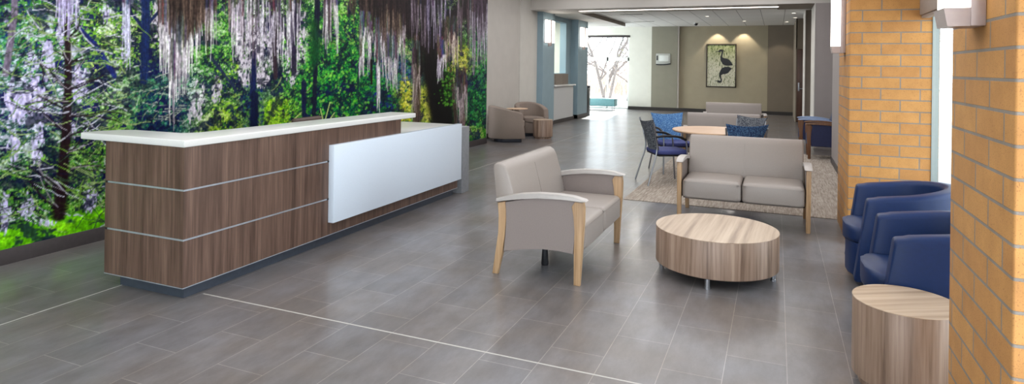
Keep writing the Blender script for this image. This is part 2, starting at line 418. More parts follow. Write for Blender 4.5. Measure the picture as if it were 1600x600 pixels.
# windows on the right
def side_window(n, y0, y1):
    fr = bmesh.new()
    box(fr, 1.26, 1.32, y0, y1, 0, .10); box(fr, 1.26, 1.32, y0, y1, 2.12, 2.20)
    k = max(1, round((y1-y0)/1.6))
    for i in range(k+1):
        y = y0+(y1-y0)*i/k; a = .006 if i in (0, k) else .025
        box(fr, 1.262, 1.318, max(y0, y-a), min(y1, y+a), .1, 2.12)
    w = struct('window_%d' % n, fr, 'frame_alu')
    obj('glass_pane', B(1.286, 1.292, y0, y1, .1, 2.12), 'glass', w)
    struct('wall_over_window_%d' % n, B(1.235, 1.45, y0, y1, 2.2, HC), 'wall_cream')
    bm = bmesh.new(); box(bm, 1.16, 1.26, y0+.01, y1-.01, 2.10, 2.30, bev=.01); box(bm, 1.175, 1.235, y0+.01, y1-.01, 2.075, 2.10, bev=.004)
    struct('trim_shade_%d' % n, bm, 'shade')
side_window(1, 3.135, 6.54); side_window(2, -4.3, 2.375)
# back wall behind the camera with a long window, added to let light in
bm = bmesh.new(); box(bm, -5.75, 3.2, -4.7, -4.5, 2.9, HC); box(bm, -5.75, 3.2, -4.7, -4.5, 0, .3)
for x in (-5.75, -1.6, 1.2): box(bm, x, x+.3, -4.7, -4.5, .3, 2.9)
struct('wall_back', bm, 'wall_white')
struct('wall_right_end', B(1.26, 1.45, -4.5, -4.3, 0, HC), 'wall_white')
# far window
bm = bmesh.new()
for x in (-9.4, -7.9, -6.21, -5.37): box(bm, x, x+.06, FY+.05, FY+.15, .03, 2.89)
box(bm, -9.4, -5.31, FY+.05, FY+.15, 1.88, 2.02); box(bm, -9.4, -5.31, FY+.05, FY+.15, 2.83, 2.89); box(bm, -9.4, -5.31, FY+.05, FY+.15, 0, .05)
w = struct('window_3', bm, 'frame_white'); obj('glass_pane', B(-9.4, -5.31, FY+.09, FY+.10, .05, 2.85), 'glass', w)
struct('trim_6', B(-9.4, -5.28, FY-.02, FY+.04, 2.80, 2.88, bev=.01), 'base_dark')
struct('ground_outside', B(-45, 30, 24.9, 70, -.2, -.06), 'outside')
struct('ground_side', B(1.45, 40, -12, 24.9, -.2, -.06), 'outside')
struct('ground_back', B(-30, 30, -30, -4.7, -.2, -.06), 'outside')

# ------------------------------------------------------------------ wall mural
rng = np.random.default_rng(11)
def pxw(x, y):
    """point of the mural plane shown at a place of the reference"""
    d = W.transposed() @ Vector(((x-800.4)/983.4, (y-104.0)/983.4, 1)); t = XM/d.x
    return d.y*t, H+d.z*t
U = [-2.0]
while U[-1] < 11.84:
    y = U[-1]; U.append(y+max(.006 if y > 2.6 else .04, .0105*(max(y, 1)/6.5)))
U = np.array(U); V = np.linspace(.12, HC-.002, 390); UU, VV = np.meshgrid(U, V, indexing='ij')
def vnoise(u, v, seed):
    r = np.random.default_rng(seed).random((64, 64))
    i, j = np.floor(u).astype(int), np.floor(v).astype(int); a, b = u-i, v-j; a = a*a*(3-2*a); b = b*b*(3-2*b)
    g = lambda p, q: r[p % 64, q % 64]
    return (g(i,j)*(1-a)+g(i+1,j)*a)*(1-b)+(g(i,j+1)*(1-a)+g(i+1,j+1)*a)*b
def fbm(u, v, seed, o=4, gain=.6):
    s = 0; w = 1; tot = 0
    for k in range(o): s = s+w*vnoise(u*2**k+17*k, v*2**k+5*k, seed+k); tot += w; w *= gain
    return s/tot
# foliage palettes anchored over the wall: (x, y, spread) dark, mid, light
anchors = [
 (20,40,60,(20,40,96),(60,140,60),(150,190,160)), (5,70,30,(12,60,100),(20,100,130),(70,140,150)),
 (60,60,50,(36,44,100),(80,150,50),(200,204,224)), (150,30,50,(30,40,90),(110,170,50),(210,214,230)),
 (50,150,60,(34,34,104),(90,120,120),(204,200,232)), (130,130,50,(30,30,100),(80,130,100),(200,200,230)),
 (165,65,26,(60,110,40),(140,190,50),(190,220,110)), (155,165,40,(24,34,84),(130,180,50),(180,210,110)),
 (60,205,50,(16,16,72),(60,90,100),(190,186,220)), (120,250,50,(12,30,30),(80,140,40),(150,196,84)),
 (60,290,60,(10,14,30),(66,130,36),(140,190,70)), (20,330,40,(16,12,44),(80,120,60),(190,180,214)), (130,320,50,(14,20,30),(84,140,50),(180,190,160)),
 (250,155,40,(14,26,84),(20,84,92),(50,140,110)), (215,60,30,(30,40,60),(120,160,60),(190,200,130)), (205,150,28,(20,44,70),(90,150,60),(150,180,120)),
 (345,60,40,(34,90,50),(96,170,60),(150,200,110)), (365,120,30,(30,40,80),(96,160,60),(180,190,160)), (350,185,24,(70,120,30),(150,190,40),(190,216,90)),
 (310,150,30,(40,60,80),(90,130,90),(200,204,210)), (420,40,50,(46,40,70),(120,150,80),(214,210,224)), (400,110,30,(36,40,60),(90,110,80),(190,184,200)),
 (400,160,26,(12,22,80),(30,80,96),(90,140,130)), (432,178,24,(90,140,20),(150,204,30),(196,226,70)), (470,110,30,(20,80,50),(60,150,60),(140,200,80)),
 (530,130,50,(6,60,56),(20,140,60),(90,190,70)), (530,40,40,(30,110,60),(90,176,60),(150,210,100)), (560,175,50,(8,50,60),(24,120,56),(80,170,60)),
 (600,160,36,(10,50,60),(20,120,50),(70,160,60)), (625,115,20,(24,44,120),(50,80,150),(90,150,110)), (633,150,14,(150,150,30),(206,206,50),(230,226,110)),
 (662,160,16,(80,110,30),(160,180,50),(206,206,100)), (640,60,30,(60,110,60),(120,170,80),(200,206,150)), (722,95,18,(110,130,50),(186,196,70),(220,220,130)),
 (745,80,20,(16,70,60),(30,130,60),(90,180,80)), (750,150,26,(10,60,44),(16,104,50),(50,130,80)), (745,120,16,(24,44,110),(26,110,60),(80,150,110)), (748,205,14,(40,110,30),(86,160,50),(170,190,110)),
 (-200,100,150,(20,30,60),(80,140,60),(180,190,180)), (350,-150,150,(24,30,50),(90,150,60),(190,200,180)), (700,-120,100,(30,24,30),(70,100,50),(170,160,160)),
]
num = np.zeros(UU.shape+(9,), np.float32); den = np.zeros(UU.shape, np.float32)
for x, y, s, d_, m_, l_ in anchors:
    u, v = pxw(x, y); su = max(.12, abs(pxw(x+s, y)[0]-u)) if x < 730 else .5; sv = max(.1, abs(pxw(x, y+s)[1]-v))
    if x < -100: u, su = 1.2, 1.2
    w_ = np.exp(-.5*(((UU-u)/su)**2+((VV-v)/sv)**2)*1.6)+1e-7/(1+((UU-u)**2+(VV-v)**2))
    num += w_[..., None]*np.array(lin(d_)+lin(m_)+lin(l_), np.float32); den += w_
pal = num/den[..., None]; Dk, Md, Lt = pal[..., :3], pal[..., 3:6], pal[..., 6:9]
n1 = fbm(UU*5, VV*7, 1, 5, .8); n2 = fbm(UU*13+9, VV*20+3, 20, 4, .85); n3 = fbm(UU*1.9, VV*2.3, 40, 3)
n4 = vnoise(UU*60, VV*70, 77)
q = n1*.5+n2*.65+(n3-.5)*.30+(n4-.5)*.22; q = (q-q.mean())/q.std()
def ss(x, a, b):
    t = np.clip((x-a)/(b-a), 0, 1); return t*t*(3-2*t)
img = Dk*(1-ss(q, -.62, -.1))[..., None]+Md*(ss(q, -.62, -.1)*(1-ss(q, .5, 1.25)))[..., None]+Lt*ss(q, .5, 1.25)[..., None]
img *= (.78+.44*vnoise(UU*42, VV*55, 90))[..., None]
def blend(i0, i1, j0, j1, al, col):
    a = al[..., None]; img[i0:i1, j0:j1] = img[i0:i1, j0:j1]*(1-a)+col*a
def stroke(pts, w0, w1, col, alpha=.95, soft=.35, streak=0.):
    """tapered line through wall points (metres)"""
    c = np.array(lin(col), np.float32); n = len(pts)-1
    for k in range(n):
        (ua, va), (ub, vb) = pts[k], pts[k+1]; wa = w0+(w1-w0)*k/n; wb = w0+(w1-w0)*(k+1)/n; m = max(wa, wb)+.01
        i0, i1 = np.searchsorted(U, min(ua, ub)-m), np.searchsorted(U, max(ua, ub)+m)
        j0, j1 = np.searchsorted(V, min(va, vb)-m), np.searchsorted(V, max(va, vb)+m)
        if i1 <= i0 or j1 <= j0: continue
        uu, vv = UU[i0:i1, j0:j1], VV[i0:i1, j0:j1]; dx, dy = ub-ua, vb-va; L = dx*dx+dy*dy+1e-9
        t = np.clip(((uu-ua)*dx+(vv-va)*dy)/L, 0, 1); dd = np.hypot(uu-ua-t*dx, vv-va-t*dy); ww = (wa+(wb-wa)*t)/2
        al = 1-ss(dd, ww*(1-soft), ww*(1+soft)+.003)
        cc = c*(1 if not streak else (1-streak+2*streak*vnoise(uu*90, vv*5, 5))[..., None])
        blend(i0, i1, j0, j1, al*alpha, cc)
def P(x, y): return pxw(x, y)
def pstroke(xy, wpx0, wpx1, col, **k):
    pts = [P(*p) for p in xy]; xm, ym = xy[len(xy)//2]
    s = abs(P(xm+1, ym)[0]-P(xm, ym)[0]); stroke(pts, wpx0*s, wpx1*s, col, **k)
def patch(x, y, rx, ry, col, amt=.9, su=40, sv=9, thr=.5, seed=3):
    """ragged hanging patch of moss: vertical streak noise inside an ellipse"""
    u, v = P(x, y); ru = abs(P(x+rx, y)[0]-P(x-rx, y)[0])/2; rv = abs(P(x, y+ry)[1]-P(x, y-ry)[1])/2
    i0, i1 = np.searchsorted(U, u-ru), np.searchsorted(U, u+ru); j0, j1 = np.searchsorted(V, v-rv), np.searchsorted(V, v+rv)
    uu, vv = UU[i0:i1, j0:j1], VV[i0:i1, j0:j1]
    if uu.size == 0: return
    e = 1-((uu-u)/ru)**2-((vv-v)/rv)**2
    nn = vnoise(uu*su*.6, vv*sv, seed)*.5+vnoise(uu*su*1.7, vv*sv*3.2, seed+1)*.5
    al = ss(nn+.38*np.clip(e, -1, 1), thr+.05, thr+.26)*ss(e, 0, .25)*amt
    br_ = (.72+.5*vnoise(uu*su*2, vv*sv*4, seed+2))[..., None]
    blend(i0, i1, j0, j1, al, np.array(lin(col), np.float32)*br_)
# sunlit grass along the foot of the picture
gz = .20+.10*vnoise(UU*1.3, VV*0, 61)+.03*vnoise(UU*14, VV*6, 62)-.002*UU
gm = (1-ss(VV, gz+.01, gz+.07))*(UU < 9.5)
gc = np.array(lin((96,170,10)), np.float32)*(.55+.9*fbm(UU*30, VV*60, 64, 3))[..., None]+np.array(lin((150,205,30)), np.float32)*(ss(fbm(UU*9, VV*20, 66), .5, .7))[..., None]*.6
img = img*(1-gm[..., None])+gc*gm[..., None]
# lavender moss patches on the left
lav = (206,198,236)
gapm = fbm(UU*4, VV*5.5, 300, 4, .75)
ga = (.85*ss(-gapm, -.47, -.34))[..., None]; img = img*(1-ga)+np.array(lin((16,18,74)), np.float32)*ga
for k, (x, y, rx, ry) in enumerate([(52,130,20,60),(30,165,16,34),(60,175,26,30),(125,130,18,36),(75,95,12,40),(15,150,10,40),(20,230,12,26),(58,225,12,34),(42,320,13,24),(8,330,10,40),
    (140,315,14,20),(75,345,16,12),(165,20,8,30),(96,35,12,40),(112,200,8,22),(12,30,8,30),(195,60,9,42),(310,155,12,36),(300,175,9,22),(338,140,11,24),(400,60,18,56),(385,100,16,40),(430,60,14,60),(455,90,12,50),
    (372,60,10,40),(410,120,12,26),(468,60,14,60),(250,30,22,50)]):
    patch(x, y, rx, ry, lav if x < 240 else (214,206,218), .9, 40, 10, .56, 100+k*3)
def trunks():
  for xy, a, b, col in [([(104,-60),(104,40),(106,120),(103,200),(98,270),(92,335)],4.5,20,(38,18,26)), ([(22,-60),(22,20),(15,70),(8,115)],8,10,(120,108,128)),
    ([(226,-60),(227,30),(226,70),(224,125)],13,12,(24,42,86)), ([(228,40),(250,15),(262,-30)],4,3,(26,40,80)), ([(224,45),(204,20),(196,-20)],5,3,(26,40,80)),
    ([(396,85),(396,110),(394,150)],6,9,(24,36,80)), ([(397,150),(396,200)],12,14,(16,26,60)), ([(431,-60),(431,30),(428,70),(430,120)],6,6,(60,46,56)),
    ([(460,-60),(459,20),(457,60),(458,110)],11,9,(50,40,66)), ([(497,-60),(495,20),(493,60),(492,110),(490,185)],9,6,(22,28,52)), ([(474,130),(474,178)],7,7,(20,28,66)),
    ([(510,-60),(508,40),(507,90)],4,3,(30,60,60)), ([(125,45),(150,72),(178,118)],5,8,(30,40,110)), ([(576,-60),(578,60),(580,130)],5,3,(36,26,30)),
    ([(560,100),(558,150)],3,2,(20,60,60)), ([(328,88),(345,110),(368,140)],4,3,(40,50,80)), ([(436,25),(450,70)],5,3,(50,40,60))]:
    pstroke(xy, a, b, col, streak=.3)
  pstroke([(498,70),(491,90),(486,110)], 16, 6, (20,80,44), alpha=.75, soft=.8); pstroke([(490,40),(488,85)], 12, 10, (24,84,40), alpha=.7, soft=.8)
trunks()
# fine branches, light ones over dark ones
def twig(x, y, ang, L, w, col, al=.9, kinks=5):
    pts = [(x, y)]; a = ang
    for _ in range(kinks):
        a += rng.normal(0, .22); x += math.cos(a)*L/kinks; y += math.sin(a)*L/kinks; pts.append((x, y))
    pstroke(pts, w, w*.4, col, alpha=al, soft=.5); return pts
def left_twigs(n=230):
  for _ in range(n):
    x, y = rng.uniform(-15, 205), rng.uniform(-10, 350)
    col = [(28,24,50),(150,170,110),(196,196,210),(60,80,60),(120,160,60)][rng.integers(5)]
    twig(x, y, rng.choice([0, PI])+rng.normal(0, .4), rng.uniform(15, 60), rng.uniform(.9, 2.0), col, .8)
def boughs():
  for x, y, a, L in [(105,140,-2.6,45),(106,140,-.55,60),(104,205,-2.7,50),(104,240,-.45,60),(103,215,-.6,50),(100,300,-2.8,60),(90,325,-2.7,60),(106,60,-.6,40),(106,160,-2.9,70),(92,293,-2.75,62),(108,182,-.25,90),(60,150,.5,50),(110,265,-.3,70),(106,95,-2.4,30),(107,100,-.7,35),(62,100,.9,45)]:
    twig(x, y, a, L, 2.4, (40,22,34), .95); twig(x, y-1.4, a, L*.9, .9, (180,170,180), .6)
left_twigs(); boughs()
for _ in range(150):
    x, y = rng.uniform(205, 760), rng.uniform(20, 205)
    twig(x, y, rng.uniform(0, 2*PI), rng.uniform(8, 28), rng.uniform(.6, 1.6), [(16,30,56),(160,170,110),(30,70,40),(110,140,90)][rng.integers(4)], .65)
for _ in range(26): twig(rng.uniform(190, 300), rng.uniform(120, 205), rng.uniform(-.6, .1), 40, 1.2, (190,200,180), .6)
# leaf clusters dabbed over the green middle distance
def dab(x, y, r, col, al=.9):
    u, v = P(x, y); s = abs(P(x+1, y)[0]-u)*r; sv = abs(P(x, y+1)[1]-v)*r
    i0, i1 = np.searchsorted(U, u-s), np.searchsorted(U, u+s); j0, j1 = np.searchsorted(V, v-sv), np.searchsorted(V, v+sv)
    uu, vv = UU[i0:i1, j0:j1], VV[i0:i1, j0:j1]
    if uu.size: blend(i0, i1, j0, j1, (1-ss(np.hypot((uu-u)/s, (vv-v)/sv), .5, 1.))*al, np.array(lin(col), np.float32))
for x0, x1, y0, y1, n, cols in [(440,575,60,195,1500,[(20,130,50),(40,160,60),(110,200,60),(8,70,60),(6,44,60),(150,214,90)]),(500,560,0,70,260,[(120,200,60),(170,220,110),(40,130,60)]),
    (575,640,90,190,600,[(20,120,50),(10,60,60),(50,150,50),(30,50,130)]),(412,450,155,200,420,[(150,204,30),(190,226,70),(100,160,20),(40,110,30)]),(735,762,60,200,420,[(16,110,50),(30,140,70),(10,50,70),(90,180,90)]),
    (625,640,120,190,200,[(206,206,50),(226,220,110),(130,150,40)]),(655,672,140,190,200,[(170,180,60),(206,206,100),(60,90,30)]),(330,372,90,205,360,[(120,180,50),(170,206,60),(60,120,40),(20,50,70)]),
    (712,730,70,125,200,[(196,200,60),(226,222,120),(110,140,40)]),(200,300,120,205,500,[(14,60,80),(20,100,90),(12,20,80),(60,150,90)]),(330,372,0,90,300,[(90,170,60),(150,200,100),(30,90,60)]),
    (130,200,20,120,350,[(140,190,50),(100,160,60),(190,216,110),(30,40,90)]),(110,165,215,330,420,[(90,160,50),(150,196,80),(20,40,30),(60,120,40)]),(0,110,240,345,520,[(70,140,40),(130,190,60),(12,20,36),(30,80,40)]),
    (380,410,130,200,200,[(20,40,110),(20,80,90),(90,160,60)]),(0,60,0,120,300,[(60,150,50),(130,190,70),(20,60,110)])]:
    for _ in range(n): dab(rng.uniform(x0, x1), rng.uniform(y0, y1), rng.uniform(.7, 3.0), tuple(min(255, q_*f_) for q_ in cols[rng.integers(len(cols))] for f_ in [1]) if 0 else cols[rng.integers(len(cols))], rng.uniform(.3, .95))
gap2 = fbm(UU*6+3, VV*8, 400, 4, .8)
ga = (.85*ss(-gap2, -.45, -.35))[..., None]; img = img*(1-ga)+np.array(lin((14,20,52)), np.float32)*ga
trunks(); left_twigs(260); boughs()
# big leaning oak on the right
pstroke([(668,-80),(668,10),(672,60),(676,110),(684,150),(690,196)], 26, 34, (20,14,18), streak=.5)
pstroke([(688,130),(694,200)], 30, 34, (12,14,16), streak=.4)
pstroke([(576,-30),(610,14),(640,42),(668,70)], 26, 16, (34,24,26), soft=.6, streak=.4); pstroke([(598,10),(640,34)], 26, 12, (44,34,34), alpha=.8, soft=.8, streak=.4)
pstroke([(684,56),(712,26),(730,12),(745,-40)], 12, 14, (34,24,30), streak=.3); pstroke([(600,-20),(640,10),(690,-5)], 26, 16, (36,26,30), alpha=.9, soft=.9, streak=.5)
pstroke([(650,60),(652,120),(650,190)], 8, 12, (90,72,66), streak=.5); pstroke([(656,60),(657,110)], 5, 8, (30,20,24), streak=.5)
pstroke([(722,120),(722,190)], 6, 9, (120,100,100), streak=.6); pstroke([(704,110),(712,190)], 4, 5, (70,56,50), streak=.5)
for _ in range(150): dab(rng.normal(700, 6), rng.uniform(98, 165), rng.uniform(1.2, 3), [(50,110,30),(90,150,50),(20,60,24)][rng.integers(3)], .9)
# hanging moss curtains: x range, top, bottoms, count, half width, colours
def curtain(x0, x1, yt, b0, b1, n, w, cols, shape=None, al=.85):
    for _ in range(n):
        t = rng.uniform(0, 1); x = x0+(x1-x0)*t; yb = b0+(b1-b0)*(rng.uniform(0, 1)**1.4 if shape is None else shape(t)*rng.uniform(.55, 1.05))
        c = cols[rng.integers(len(cols))]; pts = []; yy = yt+rng.uniform(-6, 12); k = 6; xx = x
        for i in range(k+1):
            pts.append((xx, yy+(yb-yy)*i/k)); xx += rng.normal(0, .8)
        ww_ = w*rng.uniform(.6, 1.4); aa_ = al*rng.uniform(.6, 1); dk_ = tuple(q_*rng.uniform(.28, .6) for q_ in c)
        pstroke(pts[:4], ww_, ww_*.8, dk_, alpha=aa_, soft=.7, streak=.3); pstroke(pts[3:], ww_*.8, .5, c, alpha=aa_, soft=.7, streak=.3)
wht = [(226,222,224),(196,188,200),(240,238,236),(170,160,170)]; brn = [(70,54,48),(96,80,70),(44,34,32),(130,112,100)]
hump = lambda t: max(0, math.sin(PI*min(1, max(0, t*1.05))))
curtain(246, 334, -60, 15, 50, 120, 6, brn[:3]); curtain(250, 330, -60, 30, 125, 60, 4, wht, hump); curtain(252, 328, -60, 20, 75, 170, 6, brn, hump)
curtain(262, 282, 0, 100, 165, 26, 3.5, wht+[(190,196,200)]); curtain(266, 272, 60, 160, 205, 8, 2.6, wht); curtain(276, 292, 10, 110, 160, 16, 3.2, wht)
curtain(262, 322, -60, 20, 60, 60, 6, brn[:3]); curtain(248, 262, -20, 90, 130, 16, 3, wht); curtain(318, 334, -40, 60, 100, 18, 3, wht+brn)
curtain(355, 372, -60, 30, 60, 18, 3.5, brn+[(150,130,130)]); curtain(362, 400, -60, 50, 120, 34, 2.4, [(200,190,205),(150,136,150),(90,70,80),(226,220,228)])
curtain(400, 470, -60, 40, 115, 46, 2.4, [(206,200,214),(160,150,170),(70,56,76),(226,222,230)]); curtain(88, 122, -60, 20, 70, 30, 2.6, [(206,200,232),(170,160,200)]); curtain(190, 202, -60, 60, 110, 16, 3, [(206,206,232)])
curtain(504, 525, -60, 40, 86, 34, 3, [(190,180,190),(226,222,226),(80,60,70)]); curtain(540, 556, -60, 10, 40, 14, 3, brn)
curtain(562, 582, -60, 30, 75, 40, 4, [(40,28,28),(60,44,42),(90,74,68)]); curtain(562, 580, 24, 60, 120, 34, 2.4, wht); curtain(561, 566, 60, 100, 130, 6, 1.6, wht)
curtain(584, 632, 20, 60, 138, 74, 1.9, wht+[(150,136,140)]); curtain(586, 630, -40, 40, 90, 80, 3, brn); curtain(586, 592, 30, 150, 178, 8, 1.8, wht); curtain(602, 618, 50, 120, 145, 16, 2, wht)
curtain(585, 650, -70, 10, 50, 70, 5, [(34,24,26),(50,36,38)]); curtain(640, 668, -60, 40, 80, 40, 3, [(70,56,66),(150,136,150),(40,30,36)])
curtain(664, 700, -60, 40, 100, 22, 2.4, [(90,78,110),(150,140,170),(50,40,60),(180,170,190)]); curtain(682, 692, 60, 110, 135, 12, 2.4, [(190,180,200),(226,220,230)])
curtain(694, 716, 30, 60, 110, 40, 2.4, [(180,160,150),(120,100,96),(210,196,186)]); curtain(714, 740, -60, 40, 90, 26, 2.4, [(60,46,52),(140,126,136),(100,84,92)])
curtain(736, 762, -60, 60, 130, 50, 2.0, [(206,200,214),(150,140,156),(60,46,60)]); curtain(740, 760, -60, 10, 60, 40, 4, [(50,36,46),(90,74,90)]); curtain(712, 728, 110, 150, 196, 34, 2, [(190,178,180),(120,104,110)])
curtain(644, 656, 70, 120, 190, 26, 2.2, [(150,136,130),(190,178,172),(60,44,40)])
pstroke([(446,198),(470,176)], 1.5, 1.2, (180,200,120)); pstroke([(505,196),(515,160)], 1.5, 1., (190,206,130)); pstroke([(508,196),(522,176)], 1.5, 1., (190,206,130)); pstroke([(506,196),(500,170)], 1.5, 1., (190,206,130))
for x, y, r in [(312,143,3.2),(314,150,4),(312,155,3.4)]: dab(x, y, r, (226,230,226), 1)
dab(314,152,1.6,(50,50,60),1)
img = img*(.62+.76*vnoise(UU*75, VV*38, 501))[..., None]
img = np.clip(1.12*img**1.12, .001, 1.)
nu, nv = UU.shape
co = np.stack([np.full(UU.shape, .006), UU, VV], -1).reshape(-1, 3).astype(np.float32)
ii = (np.arange(nu-1)[:, None]*nv+np.arange(nv-1)[None, :]).reshape(-1)
quads = np.stack([ii, ii+nv, ii+nv+1, ii+1], -1).astype(np.int32)
# thin solid sheet: front grid + rim + back
b = len(co); e = [(.0, U[0], V[0]), (.0, U[-1], V[0]), (.0, U[-1], V[-1]), (.0, U[0], V[-1])]
co = np.concatenate([co, np.array(e, np.float32)])
me = bpy.data.meshes.new('wall_mural'); me.vertices.add(len(co)); me.vertices.foreach_set('co', co.ravel())
extra = [[b, b+3, b+2, b+1]]
nq = len(quads)+len(extra); me.loops.add(nq*4); me.polygons.add(nq)
me.loops.foreach_set('vertex_index', np.concatenate([quads, np.array(extra, np.int32)]).ravel())
me.polygons.foreach_set('loop_start', np.arange(nq, dtype=np.int32)*4)
me.polygons.foreach_set('loop_total', np.full(nq, 4, np.int32))
me.update(calc_edges=True)
ca = me.color_attributes.new('print', 'FLOAT_COLOR', 'POINT')
cc = np.ones((len(co), 4), np.float32); cc[:b, :3] = img.reshape(-1, 3); ca.data.foreach_set('color', cc.ravel())
k = NT('printed vinyl mural'); at = k.new('Attribute'); at.attribute_name = 'print'
v = k.coord('Object'); f = k.noise(v, 55, 3, .7)
k.base(k.mix(.55, at.outputs['Color'], k.ramp(f, [(.35, (190,190,190)), (.65, (255,255,255))]), 'MULTIPLY')); k.rough(.45); k.b.inputs['Specular IOR Level'].default_value = .12
me.materials.append(k.m)
mo = bpy.data.objects.new('wall_mural', me); C.objects.link(mo); mo.location = (XM+.001, 0, 0)
tag(mo, 'full height forest mural with hanging moss covering the left wall', 'mural')

# ------------------------------------------------------------------ reception desk
DX, DY = -3.64, 3.03
t = thing('reception_desk', 'long walnut reception desk with white raised counter and white front panel', 'desk', (DX, DY, 0))
XE = -.78                     # near end length to the left
for z0, z1 in ((.088, .403), (.411, .736), (.744, 1.03)):
    bm = bmesh.new()
    prism(bm, [(0, 0), (0, 2.63), (-.05, 2.63), (-.05, .05), (XE, .05), (XE, 0)], z0, z1, 'z'); obj('wood_cladding', bm, 'desk_wood', t, smooth=0)
bm = bmesh.new(); box(bm, -.05, 0, 2.632, 3.92, .088, .862); obj('wood_cladding', bm, 'desk_wood', t, smooth=0)
for z in (.403, .736):
    bm = bmesh.new(); prism(bm, [(.004, -.004), (.004, 1.47), (-.03, 1.47), (-.03, .03), (XE+.03, .03), (XE+.03, -.004)], z, z+.011, 'z'); obj('metal_strip', bm, 'alu', t)
    obj('strip_end', B(-.02, .006, 1.452, 1.474, z-.002, z+.013), 'dark_metal', t)
    obj('strip_end', B(XE+.01, XE+.032, -.005, .01, z-.002, z+.013), 'dark_metal', t)
bm = bmesh.new(); prism(bm, [(.002, -.002), (.002, 3.92), (-.05, 3.92), (-.05, .05), (XE, .05), (XE, -.002)], .083, .089, 'z'); obj('edge_band', bm, 'alu', t)
bm = bmesh.new(); prism(bm, [(-.05, .05), (-.05, 3.9), (-.1, 3.9), (-.1, .1), (XE+.10, .1), (XE+.10, .05)], 0, .084, 'z'); obj('toe_kick', bm, 'kick', t)
bm = bmesh.new(); prism(bm, [(0.012, -.012), (.012, 2.90), (-.01, 2.915), (-.32, 2.915), (-.32, .38), (-.40, .30), (XE-.10, .30), (XE-.20, .24), (XE-.265, .10), (XE-.27, .01), (XE-.255, -.012)], 1.03, 1.078, 'z', bev=.008, segs=3); obj('counter_top', bm, 'desk_quartz', t)
bm = bmesh.new(); box(bm, .0, .058, 1.475, 3.915, .20, .885, bev=.002); obj('white_panel', bm, 'white_panel', t)
obj('work_surface', B(-.86, -.0, 2.64, 4.0, .835, .865, bev=.003), 'desk_quartz', t)
obj('work_surface', B(-.80, -.05, .32, 2.63, .72, .75, bev=.003), 'desk_quartz', t)
obj('back_panel', B(-.07, -.05, .05, 2.63, .09, 1.02), 'desk_wood', t)
bm = bmesh.new(); box(bm, -.86, .02, 4.0, 4.20, 0, .83, bev=.004); obj('end_panel', bm, 'grey_lam', t)
obj('drawer_pedestal', B(-.78, -.32, .4, .9, .0, .72, bev=.004), 'grey_lam', t)
obj('drawer_pedestal', B(-.78, -.32, 3.4, 3.95, .0, .835, bev=.004), 'grey_lam', t)

t = thing('task_chair', 'brown office chair behind the reception desk, only its top edge showing', 'chair', (-4.36, 5.35, 0), PI/2+.1)
bm = rbox(-.24, .24, .20, .27, .55, 1.035, .03); obj('backrest', bm, 'leather', t)
obj('seat', rbox(-.25, .25, -.25, .24, .42, .50, .03), 'leather', t)
bm = bmesh.new(); tube(bm, [(0, 0, .08), (0, 0, .43)], .025); obj('gas_column', bm, 'dark_metal', t)
bm = bmesh.new(); tube(bm, [(0, .18, .44), (0, .29, .5), (0, .28, .75)], .02); obj('back_bracket', bm, 'dark_metal', t)
for k_ in range(5):
    a = 2*PI*k_/5+.3; bm = bmesh.new(); tube(bm, [(0, 0, .1), (.29*math.cos(a), .29*math.sin(a), .075)], [.025, .015]); lg = obj('leg', bm, 'dark_metal', t)
    bm = bmesh.new(); lathe(bm, [(0, 0), (.018, .0), (.026, .025), (.018, .05), (0, .055)], 12, .29*math.cos(a), .29*math.sin(a)); obj('caster', bm, 'dark_metal', lg)

